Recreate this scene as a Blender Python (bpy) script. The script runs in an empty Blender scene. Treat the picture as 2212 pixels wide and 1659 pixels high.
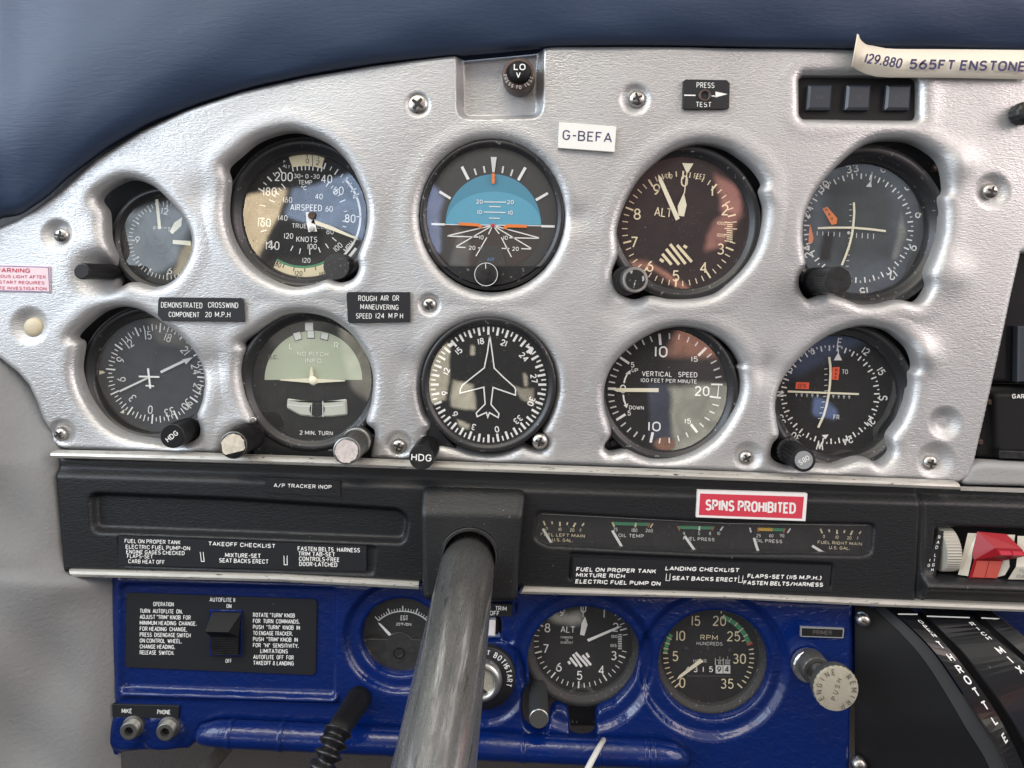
import bpy, math, random
import numpy as np
from mathutils import Vector
random.seed(7)
SC = bpy.context.scene
COL = SC.collection
R = math.radians

# ------------------------------------------------------------------ scale and camera
S = 0.00028            # metres per reference unit (one unit on the panel face)
D = 1660.0             # eye distance from the panel face, in units
VX, VY = 1140.0, 610.0 # foot of the eye on the panel face
def W(px, py, h=0.0):
    k = S*(D-h)/D
    return Vector(((px-VX)*k, -h*S, (VY-py)*k))

cam = bpy.data.cameras.new('camera'); camo = bpy.data.objects.new('camera', cam); COL.objects.link(camo)
camo.location = (0, -D*S, 0); camo.rotation_euler = (R(90), 0, 0)
cam.sensor_width = 36; cam.lens = 36*D/2212.0
cam.shift_x = (1106-VX)/2212.0; cam.shift_y = -(829.5-VY)/2212.0
cam.clip_start = 0.01; cam.clip_end = 50
SC.camera = camo
SC.render.resolution_x = 1024; SC.render.resolution_y = 768
SC.view_settings.view_transform = 'Standard'; SC.view_settings.look = 'None'
SC.view_settings.exposure = 0.0; SC.view_settings.gamma = 1.0; SC.view_settings.use_curve_mapping = False

# ------------------------------------------------------------------ world: the cabin and its windows, by direction
world = bpy.data.worlds.new('World'); SC.world = world; world.use_nodes = True
wt = world.node_tree; wt.nodes.clear()
def wn(t, **kw):
    n = wt.nodes.new(t)
    for k, v in kw.items(): setattr(n, k, v)
    return n
def wl(a, b): wt.links.new(a, b)
def wmath(op, a, b=None, c=None, clamp=False):
    n = wn('ShaderNodeMath', operation=op, use_clamp=clamp)
    for i, v in enumerate((a, b, c)):
        if v is None: continue
        if isinstance(v, (int, float)): n.inputs[i].default_value = v
        else: wl(v, n.inputs[i])
    return n.outputs[0]
def wstep(v, lo, hi):
    n = wn('ShaderNodeMapRange', interpolation_type='SMOOTHSTEP')
    wl(v, n.inputs[0]); n.inputs[1].default_value = lo; n.inputs[2].default_value = hi
    n.inputs[3].default_value = 0; n.inputs[4].default_value = 1
    return n.outputs[0]
tc = wn('ShaderNodeTexCoord'); sp = wn('ShaderNodeSeparateXYZ'); wl(tc.outputs['Generated'], sp.inputs[0])
DX, DY, DZ = sp.outputs
back = wmath('MAXIMUM', wmath('MULTIPLY', DY, -1.0), 0.02)
wz = wn('ShaderNodeTexNoise'); wz.inputs['Scale'].default_value = 16; wz.inputs['Detail'].default_value = 3; wl(tc.outputs['Generated'], wz.inputs['Vector'])
wsep = wn('ShaderNodeSeparateColor'); wl(wz.outputs['Color'], wsep.inputs[0])
wa = wmath('MULTIPLY', wmath('SUBTRACT', wsep.outputs[0], 0.5), 44.0); wb = wmath('MULTIPLY', wmath('SUBTRACT', wsep.outputs[1], 0.5), 44.0)
A = wmath('ADD', wmath('ADD', wmath('MULTIPLY', wmath('DIVIDE', DX, back), D), VX), wa)      # mirrored-cabin coordinates, in the panel's units
B = wmath('ADD', wmath('SUBTRACT', VY, wmath('MULTIPLY', wmath('DIVIDE', DZ, back), D)), wb)
state = {'c': None}
def base(col):
    n = wn('ShaderNodeRGB'); n.outputs[0].default_value = (*col, 1); state['c'] = n.outputs[0]
def over(mask, col, strength=1.0):
    strength = strength*(state.get('g', 1.0) if strength > 1 else 1.0)
    n = wn('ShaderNodeMix', data_type='RGBA'); n.clamp_factor = True
    wl(mask, n.inputs[0]); wl(state['c'], n.inputs[6]); n.inputs[7].default_value = (col[0]*strength, col[1]*strength, col[2]*strength, 1)
    state['c'] = n.outputs[2]
def mul(*ms):
    r = ms[0]
    for m in ms[1:]: r = wmath('MULTIPLY', r, m)
    return r
def inv(m): return wmath('SUBTRACT', 1.0, m)
behind = wstep(DY, -0.25, -0.35)
def quad(pts, soft=10):
    soft = soft*1.5+2
    """soft mask of a convex polygon in cabin coordinates"""
    m = None; n = len(pts)
    cx = sum(p[0] for p in pts)/n; cy = sum(p[1] for p in pts)/n
    for i in range(n):
        x0, y0 = pts[i]; x1, y1 = pts[(i+1) % n]
        nx, ny = y1-y0, x0-x1; L = math.hypot(nx, ny) or 1
        nx /= L; ny /= L
        if (cx-x0)*nx+(cy-y0)*ny < 0: nx, ny = -nx, -ny
        d = wmath('ADD', wmath('ADD', wmath('MULTIPLY', A, nx), wmath('MULTIPLY', B, ny)), -(x0*nx+y0*ny))
        s = wstep(d, -soft, soft); m = s if m is None else mul(m, s)
    return mul(m, behind)
def blob(cx, cy, rx, ry, soft=0.2):
    d = wmath('SQRT', wmath('ADD', wmath('POWER', wmath('DIVIDE', wmath('SUBTRACT', A, cx), rx), 2.0), wmath('POWER', wmath('DIVIDE', wmath('SUBTRACT', B, cy), ry), 2.0)))
    return mul(wstep(d, 1+soft, 1-soft), behind)
WORLD_PATCHES = []
def build_world():
    base((0.34, 0.33, 0.33))                                         # cabin interior
    over(wstep(DZ, -0.12, -0.6), (0.05, 0.05, 0.06))                 # floor and shade below
    over(wstep(DZ, 0.25, 0.6), (0.95, 0.93, 0.88), 0.75)             # light headlining
    # side windows and windscreen
    over(mul(wstep(DX, -0.5, -0.62), wstep(DZ, -0.10, 0.02), wstep(DZ, 0.62, 0.48)), (0.92, 0.97, 1.05), 3.6)
    over(mul(wstep(DX, 0.55, 0.68), wstep(DZ, -0.08, 0.04), wstep(DZ, 0.58, 0.45)), (1.0, 0.97, 0.94), 3.4)
    over(mul(wstep(DY, 0.25, 0.4), wstep(DZ, 0.05, 0.2)), (0.55, 0.72, 1.0), 2.6)
    over(mul(wstep(DY, -0.12, -0.3), wstep(DZ, 0.50, 0.60)), (1.0, 0.96, 0.88), 1.5)
    # patches painted into the world as reflections of what stands behind the eye
    over(blob(1720, 560, 420, 420, 0.7), (0.80, 0.56, 0.54), 0.75)   # pink shirt and bare arms, soft
    over(blob(640, 470, 520, 330, 0.6), (0.62, 0.60, 0.54), 0.8)     # pale trim on the left
    state['g'] = 1.55
    over(blob(1180, 660, 300, 420, 0.2), (0.05, 0.045, 0.05))        # dark clothing of whoever takes the picture
    over(blob(1470, 450, 150, 175, 0.08), (0.42, 0.19, 0.20))       # shadowed face
    over(quad([(1546, 372), (1588, 402), (1596, 470), (1560, 470)], 5), (0.95, 0.42, 0.34), 4.2)
    over(quad([(1562, 470), (1596, 470), (1556, 540), (1520, 545), (1530, 505)], 5), (0.95, 0.42, 0.34), 3.8)
    over(quad([(1345, 566), (1405, 566), (1415, 582), (1350, 580)], 4), (0.95, 0.42, 0.30), 4.0)
    over(quad([(1405, 566), (1490, 620), (1478, 634), (1412, 582)], 4), (0.95, 0.42, 0.30), 4.0)
    over(quad([(1300, 700), (1462, 700), (1440, 770), (1440, 830), (1300, 830)], 6), (0.03, 0.03, 0.035))
    over(quad([(1476, 696), (1580, 696), (1580, 772), (1442, 770)], 8), (0.85, 0.40, 0.28), 3.6)
    over(quad([(1300, 836), (1404, 836), (1404, 1000), (1300, 1000)], 6), (0.04, 0.04, 0.045))
    over(quad([(1400, 832), (1452, 832), (1452, 950), (1405, 950)], 5), (0.20, 0.22, 0.33), 2.2)
    over(quad([(1454, 836), (1620, 830), (1600, 1000), (1450, 1000)], 5), (0.60, 0.58, 0.48), 5.6)
    over(blob(1434, 962, 22, 14, 0.3), (0.9, 0.45, 0.3), 2.6)
    # left side: sunlit trim, window and sky over the wing
    over(quad([(505, 320), (760, 320), (760, 395), (505, 424)], 4), (0.05, 0.05, 0.05))
    over(quad([(505, 424), (620, 415), (600, 470), (560, 560), (505, 560)], 4), (1.0, 0.80, 0.52), 7.5)
    over(quad([(632, 410), (760, 370), (800, 380), (800, 520), (735, 505), (612, 470)], 4), (0.46, 0.60, 0.85), 5.0)
    over(quad([(600, 476), (700, 500), (690, 560), (575, 560)], 6), (0.10, 0.11, 0.13))
    over(quad([(240, 400), (420, 380), (420, 448), (270, 456)], 6), (0.10, 0.10, 0.11))
    over(quad([(270, 456), (420, 448), (385, 560), (350, 590), (250, 600)], 6), (0.55, 0.64, 0.72), 4.0)  # blue-grey haze patch painted for the clock glass to mirror
    over(quad([(395, 530), (420, 520), (420, 610), (372, 595)], 3), (0.9, 0.78, 0.55), 4.0)
    over(quad([(928, 400), (962, 430), (945, 540), (915, 560)], 4), (0.42, 0.52, 0.85), 4.0)
    over(quad([(985, 490), (1014, 528), (1002, 575), (966, 570)], 4), (0.5, 0.5, 0.5), 1.8)
    # seats and beige panels seen in the lower row
    over(quad([(190, 690), (450, 690), (450, 950), (190, 950)], 20), (0.30, 0.32, 0.36), 1.3)  # grey haze patch painted for the left heading gauge's glass
    over(quad([(318, 690), (420, 690), (420, 762), (340, 745)], 6), (0.5, 0.48, 0.44), 2.2)
    over(quad([(560, 690), (730, 690), (640, 760), (580, 740)], 8), (0.52, 0.50, 0.44), 1.5)
    over(quad([(700, 690), (850, 700), (850, 940), (776, 905), (764, 840), (690, 780)], 6), (0.60, 0.56, 0.46), 3.6)
    over(quad([(900, 640), (1210, 640), (1210, 980), (900, 980)], 8), (0.03, 0.03, 0.033))
    over(quad([(925, 755), (968, 742), (968, 870), (925, 880)], 2), (0.75, 0.68, 0.52), 6.4)
    over(quad([(976, 822), (1022, 828), (1022, 882), (976, 880)], 2), (0.75, 0.68, 0.52), 6.4)
    over(quad([(1105, 828), (1150, 830), (1150, 872), (1112, 850)], 2), (0.75, 0.68, 0.52), 3.4)
    over(quad([(986, 908), (1016, 914), (1014, 924), (990, 920)], 2), (0.75, 0.68, 0.52), 6.4)
    over(quad([(1011, 735), (1020, 735), (1020, 757), (1011, 757)], 1.5), (0.75, 0.68, 0.52), 6.4)
    over(quad([(1129, 803), (1137, 803), (1137, 824), (1129, 824)], 1.5), (0.75, 0.68, 0.52), 6.4)
    # right side
    over(quad([(1730, 340), (1990, 340), (2000, 660), (1710, 660)], 25), (0.36, 0.42, 0.50), 2.0)  # blue-grey haze patch painted for the upper course indicator's glass
    over(quad([(1780, 385), (1925, 390), (1930, 560), (1790, 560)], 12), (0.24, 0.29, 0.31), 1.5)
    over(quad([(1948, 460), (1960, 500), (1943, 555), (1930, 560)], 3), (0.6, 0.6, 0.55), 3.4)
    over(quad([(1775, 500), (1798, 500), (1792, 560), (1768, 560)], 3), (0.04, 0.05, 0.06))
    over(quad([(1680, 690), (1960, 690), (1960, 980), (1680, 980)], 20), (0.035, 0.04, 0.05))
    over(quad([(1730, 725), (1880, 720), (1830, 760), (1700, 810)], 12), (0.20, 0.26, 0.45), 1.5)
    over(quad([(1757, 858), (1780, 862), (1806, 885), (1800, 908), (1755, 895)], 3), (0.30, 0.42, 0.80), 3.0)
    over(quad([(1185, 1330), (1262, 1322), (1268, 1346), (1200, 1352)], 6), (0.6, 0.57, 0.5), 3.0)
    for f in WORLD_PATCHES: f()
    bg = wn('ShaderNodeBackground'); wl(state['c'], bg.inputs[0])
    w2 = wn('ShaderNodeTexNoise'); w2.inputs['Scale'].default_value = 30; w2.inputs['Detail'].default_value = 5; w2.inputs['Distortion'].default_value = 1.0; wl(tc.outputs['Generated'], w2.inputs['Vector'])
    wl(wmath('MULTIPLY_ADD', w2.outputs['Fac'], 0.95, 0.28), bg.inputs[1])
    out = wn('ShaderNodeOutputWorld'); wl(bg.outputs[0], out.inputs[0])
build_world()
world.cycles.sampling_method = 'MANUAL'; world.cycles.sample_map_resolution = 1024

def area(name, loc, target, sx, sy, power, col):
    l = bpy.data.lights.new(name, 'AREA'); l.shape = 'RECTANGLE'; l.size = sx; l.size_y = sy; l.energy = power; l.color = col
    o = bpy.data.objects.new(name, l); COL.objects.link(o); o.location = loc
    o.rotation_euler = (Vector(target)-Vector(loc)).to_track_quat('-Z', 'Y').to_euler()
    return o
area('window_light', (-0.80, -0.50, 0.35), (-0.10, 0, 0.0), 0.6, 0.45, 4.4, (0.72, 0.86, 1.0))
area('top_fill_light', (-0.22, -0.62, 0.80), (-0.05, 0, -0.05), 0.9, 0.35, 4.5, (1.0, 0.91, 0.77))  # unseen fill lamp added overhead to brighten the dials
area('window_light', (0.85, -0.50, 0.40), (0.1, 0, -0.05), 0.5, 0.4, 2.8, (1.0, 0.79, 0.75))  # right window lamp as fill, tinted pink to imitate bounce off the shirt

# ------------------------------------------------------------------ materials
MATS = {}
def mat(name, col, rough=0.5, metal=0.0, bump=None, chips=None, mottle=None, coat=0.0, spec=0.5, emit=None):
    """bump=(scale xyz, strength, distance, detail); chips=(scale, threshold, colour); mottle=(scale xyz, amount)"""
    m = bpy.data.materials.new(name); m.use_nodes = True; nt = m.node_tree; p = nt.nodes['Principled BSDF']
    p.inputs['Base Color'].default_value = (*col, 1); p.inputs['Roughness'].default_value = rough
    p.inputs['Metallic'].default_value = metal; p.inputs['Specular IOR Level'].default_value = spec
    if coat: p.inputs['Coat Weight'].default_value = coat; p.inputs['Coat Roughness'].default_value = 0.12
    tcn = nt.nodes.new('ShaderNodeTexCoord')
    def noise(scale, detail=3.0, dist=0.0):
        mp = nt.nodes.new('ShaderNodeMapping'); mp.inputs['Scale'].default_value = scale if hasattr(scale, '__len__') else (scale,)*3
        nt.links.new(tcn.outputs['Object'], mp.inputs[0])
        n = nt.nodes.new('ShaderNodeTexNoise'); n.inputs['Scale'].default_value = 1.0; n.inputs['Detail'].default_value = detail
        n.inputs['Distortion'].default_value = dist; nt.links.new(mp.outputs[0], n.inputs['Vector'])
        return n.outputs['Fac']
    colout = None
    def mixc(fac, c):
        nonlocal colout
        mx = nt.nodes.new('ShaderNodeMix'); mx.data_type = 'RGBA'; nt.links.new(fac, mx.inputs[0])
        if colout is None: mx.inputs[6].default_value = (*col, 1)
        else: nt.links.new(colout, mx.inputs[6])
        mx.inputs[7].default_value = (*c, 1); colout = mx.outputs[2]
        nt.links.new(colout, p.inputs['Base Color'])
    def ramp(v, lo, hi):
        r = nt.nodes.new('ShaderNodeMapRange'); nt.links.new(v, r.inputs[0]); r.inputs[1].default_value = lo; r.inputs[2].default_value = hi
        return r.outputs[0]
    if mottle:
        f = ramp(noise(mottle[0], 4.0, 0.4), 0.35, 0.7)
        mixc(f, tuple(c*mottle[1] for c in col))
        rr = nt.nodes.new('ShaderNodeMapRange'); nt.links.new(f, rr.inputs[0]); rr.inputs[3].default_value = max(0.02, rough-0.1); rr.inputs[4].default_value = min(1, rough+0.12)
        nt.links.new(rr.outputs[0], p.inputs['Roughness'])
    if chips:
        mixc(ramp(noise(chips[0], 6.0, 0.6), chips[1], chips[1]+0.03), chips[2])
    if bump:
        b = nt.nodes.new('ShaderNodeBump'); b.inputs['Strength'].default_value = bump[1]; b.inputs['Distance'].default_value = bump[2]
        nt.links.new(noise(bump[0], bump[3] if len(bump) > 3 else 2.0, bump[4] if len(bump) > 4 else 0.5), b.inputs['Height'])
        nt.links.new(b.outputs[0], p.inputs['Normal'])
    if emit: p.inputs['Emission Color'].default_value = (*emit, 1); p.inputs['Emission Strength'].default_value = 1
    MATS[name] = m; return m
silver = mat('silver_leathergrain_paint', (0.56, 0.56, 0.565), 0.42, 0.66, bump=((360, 360, 1150), 0.50, 0.0006, 1.8, 1.0), mottle=((14, 14, 14), 0.93))
vinyl = mat('navy_vinyl', (0.030, 0.050, 0.098), 0.48, bump=((70, 110, 330), 0.16, 0.0015, 4.0, 1.6), spec=0.5)
blackgrain = mat('black_grained_plastic', (0.008, 0.009, 0.011), 0.42, bump=((330, 330, 1000), 0.40, 0.0006, 2.0, 1.2), chips=((330, 330, 330), 0.74, (0.2, 0.2, 0.2)))
housegrain = mat('black_housing_plastic', (0.011, 0.012, 0.013), 0.45, bump=((420, 420, 1300), 0.45, 0.0005, 2.0, 1.0), chips=((700, 700, 700), 0.70, (0.24, 0.24, 0.24)))
blue = mat('blue_gloss_paint', (0.0022, 0.017, 0.125), 0.15, bump=((170, 170, 230), 0.34, 0.0010, 3.5, 0.8), spec=0.6, mottle=((30, 30, 30), 0.85))
bezel = mat('black_bezel_enamel', (0.018, 0.018, 0.020), 0.36, chips=((420, 420, 420), 0.66, (0.20, 0.20, 0.19)), bump=((200, 200, 200), 0.15, 0.0004))
bezelrough = mat('worn_black_bezel', (0.03, 0.03, 0.03), 0.6, chips=((600, 600, 600), 0.64, (0.16, 0.15, 0.14)), bump=((900, 900, 900), 0.5, 0.0004))
black = mat('matt_black', (0.006, 0.006, 0.007), 0.6, spec=0.3)
backing = mat('dark_backing_plate', (0.022, 0.022, 0.024), 0.5, bump=((200, 200, 200), 0.3, 0.0006), chips=((260, 260, 260), 0.68, (0.10, 0.09, 0.08)))
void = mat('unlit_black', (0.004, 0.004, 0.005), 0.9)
dialblack = mat('dial_black', (0.012, 0.012, 0.013), 0.7, spec=0.2)
dialgrey = mat('dial_charcoal', (0.035, 0.037, 0.04), 0.7, spec=0.2)
knobblack = mat('knob_black', (0.009, 0.009, 0.010), 0.42, mottle=((260, 260, 260), 1.8))
white = mat('white_marking', (0.84, 0.84, 0.82), 0.6)
palegrey = mat('pale_grey_marking', (0.66, 0.67, 0.65), 0.6)
cream = mat('aged_cream_marking', (0.80, 0.70, 0.47), 0.6)
lume = mat('cream_pointer', (0.80, 0.75, 0.58), 0.5)
orange = mat('orange_marking', (0.85, 0.22, 0.03), 0.5)
flag = mat('orange_red_flag', (0.80, 0.10, 0.03), 0.5)
red = mat('red_marking', (0.62, 0.03, 0.03), 0.5)
brickred = mat('dull_red_marking', (0.45, 0.10, 0.06), 0.6)
green = mat('green_marking', (0.06, 0.30, 0.14), 0.6)
yellow = mat('yellow_marking', (0.75, 0.45, 0.05), 0.6)
skyblue = mat('horizon_sky_blue', (0.11, 0.37, 0.52), 0.6)
skyshade = mat('horizon_shaded_blue', (0.075, 0.27, 0.39), 0.6)  # darker copy of the sky blue, painting the shading round its outer arc
ground = mat('horizon_ground_brown', (0.05, 0.035, 0.028), 0.6)
maskgrey = mat('horizon_mask_grey', (0.045, 0.045, 0.043), 0.6)
sage = mat('sage_green_dial', (0.42, 0.47, 0.35), 0.6)
sagepale = mat('pale_sage_marking', (0.86, 0.88, 0.78), 0.6)
paper = mat('paper_white', (0.80, 0.79, 0.76), 0.7)
paperwarm = mat('yellowed_tape', (0.80, 0.74, 0.62), 0.6)
inkblue = mat('navy_ink', (0.03, 0.03, 0.10), 0.6)
pinkpaper = mat('pinkish_sticker', (0.78, 0.62, 0.66), 0.5)
crimson = mat('crimson_ink', (0.50, 0.03, 0.08), 0.6)
purple = mat('purple_ink', (0.16, 0.10, 0.30), 0.6)
placardblack = mat('black_placard', (0.010, 0.011, 0.014), 0.5, chips=((300, 300, 300), 0.75, (0.3, 0.3, 0.3)))
steel = mat('screw_steel', (0.58, 0.56, 0.53), 0.33, 1.0, mottle=((700, 700, 700), 0.7))
rusty = mat('rusted_screw', (0.13, 0.085, 0.065), 0.5, 0.6, mottle=((600, 600, 600), 0.5))
slot = mat('screw_recess_dark', (0.02, 0.018, 0.016), 0.6)
alum = mat('worn_aluminium', (0.62, 0.60, 0.55), 0.42, 0.5, mottle=((60, 300, 700), 0.62), chips=((160, 400, 900), 0.64, (0.12, 0.12, 0.12)))
tubemetal = mat('scuffed_tube_metal', (0.54, 0.54, 0.53), 0.27, 0.9, mottle=((520, 5, 520), 0.55), chips=((420, 8, 420), 0.63, (0.30, 0.30, 0.30)), bump=((600, 10, 600), 0.22, 0.0004))
knurlmetal = mat('knurled_grey_metal', (0.20, 0.20, 0.19), 0.38, 0.8)
rimmetal = mat('bright_rim_metal', (0.50, 0.50, 0.49), 0.3, 0.9)
brass = mat('pale_brass', (0.74, 0.69, 0.55), 0.36, 0.6, mottle=((200, 200, 200), 0.90))
peeled = mat('peeled_cream_label', (0.72, 0.65, 0.53), 0.7, mottle=((240, 240, 240), 0.62))
peeledpink = mat('peeled_pink_label', (0.66, 0.59, 0.56), 0.7, mottle=((420, 420, 420), 0.72))
fabric = mat('grey_sidewall_fabric', (0.238, 0.243, 0.248), 0.85, bump=((420, 420, 420), 0.5, 0.0008, 4.0), mottle=((16, 16, 16), 0.90))
greypad = mat('grey_padded_trim', (0.30, 0.30, 0.30), 0.6, bump=((300, 300, 700), 0.4, 0.0005))
carpet = mat('brown_grey_carpet', (0.075, 0.066, 0.062), 0.95, bump=((500, 500, 500), 0.5, 0.001))
lampbrown = mat('brown_lamp_plastic', (0.075, 0.045, 0.038), 0.45)
buttonivory = mat('ivory_button', (0.56, 0.49, 0.34), 0.45)
smoke = mat('smoked_button_plastic', (0.035, 0.042, 0.055), 0.35)
redplastic = mat('red_switch_plastic', (0.30, 0.008, 0.016), 0.35)
redlamp = mat('faded_red_switch', (0.52, 0.09, 0.07), 0.4)
ivoryplastic = mat('ivory_switch_plastic', (0.62, 0.59, 0.50), 0.45, mottle=((120, 120, 120), 0.85))
chipcap = mat('chipped_black_cap', (0.012, 0.012, 0.012), 0.5, chips=((330, 330, 330), 0.60, (0.40, 0.40, 0.38)))
wheelgrey = mat('ribbed_grey_wheel', (0.40, 0.38, 0.33), 0.55)
rubber = mat('black_hose_rubber', (0.010, 0.010, 0.012), 0.28)
cordwhite = mat('white_cord', (0.62, 0.62, 0.58), 0.6, chips=((300, 300, 300), 0.68, (0.2, 0.2, 0.2)))
tubeglass = mat('inclinometer_pale_glass', (0.55, 0.57, 0.50), 0.2)
blackglossband = mat('black_quadrant_paint', (0.010, 0.010, 0.012), 0.16, chips=((160, 160, 160), 0.73, (0.25, 0.25, 0.25)))
ltgrey = mat('engraved_grey', (0.28, 0.29, 0.30), 0.5)
airblue = mat('faded_blue_marking', (0.12, 0.22, 0.45), 0.6)
pinksign = mat('red_sign_paint', (0.60, 0.045, 0.075), 0.4)
spinwhite = mat('sign_white_paint', (0.80, 0.77, 0.76), 0.45)
dim = mat('dim_engraving', (0.10, 0.09, 0.085), 0.6)

glass = bpy.data.materials.new('instrument_glass'); glass.use_nodes = True
nt = glass.node_tree; nt.nodes.clear()
_t = nt.nodes.new('ShaderNodeBsdfTransparent'); _g = nt.nodes.new('ShaderNodeBsdfGlossy'); _g.inputs['Roughness'].default_value = 0.0
_f = nt.nodes.new('ShaderNodeLayerWeight'); _m = nt.nodes.new('ShaderNodeMixShader'); _o = nt.nodes.new('ShaderNodeOutputMaterial')
_p = nt.nodes.new('ShaderNodeMath'); _p.operation = 'POWER'; _p.inputs[1].default_value = 4.0; nt.links.new(_f.outputs['Facing'], _p.inputs[0])
_mm = nt.nodes.new('ShaderNodeMath'); _mm.operation = 'MULTIPLY_ADD'; _mm.inputs[1].default_value = 0.8; _mm.inputs[2].default_value = 0.085; _mm.use_clamp = True
nt.links.new(_p.outputs[0], _mm.inputs[0]); nt.links.new(_mm.outputs[0], _m.inputs[0])
nt.links.new(_t.outputs[0], _m.inputs[1]); nt.links.new(_g.outputs[0], _m.inputs[2])
_tcg = nt.nodes.new('ShaderNodeTexCoord'); _n = nt.nodes.new('ShaderNodeTexNoise'); _n.inputs['Scale'].default_value = 900; _n.inputs['Detail'].default_value = 2; nt.links.new(_tcg.outputs['Object'], _n.inputs['Vector'])
_r = nt.nodes.new('ShaderNodeMapRange'); _r.inputs[1].default_value = 0.66; _r.inputs[2].default_value = 0.80; _r.inputs[4].default_value = 0.5; nt.links.new(_n.outputs['Fac'], _r.inputs[0])
_hz = nt.nodes.new('ShaderNodeMath'); _hz.operation = 'ADD'; _hz.inputs[1].default_value = 0.024; nt.links.new(_r.outputs[0], _hz.inputs[0])  # even pale haze mixed into the glass to lift the dial blacks
_d = nt.nodes.new('ShaderNodeBsdfDiffuse'); _d.inputs[0].default_value = (0.6, 0.58, 0.55, 1); _m2 = nt.nodes.new('ShaderNodeMixShader')
nt.links.new(_hz.outputs[0], _m2.inputs[0]); nt.links.new(_m.outputs[0], _m2.inputs[1]); nt.links.new(_d.outputs[0], _m2.inputs[2]); nt.links.new(_m2.outputs[0], _o.inputs[0])

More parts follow.
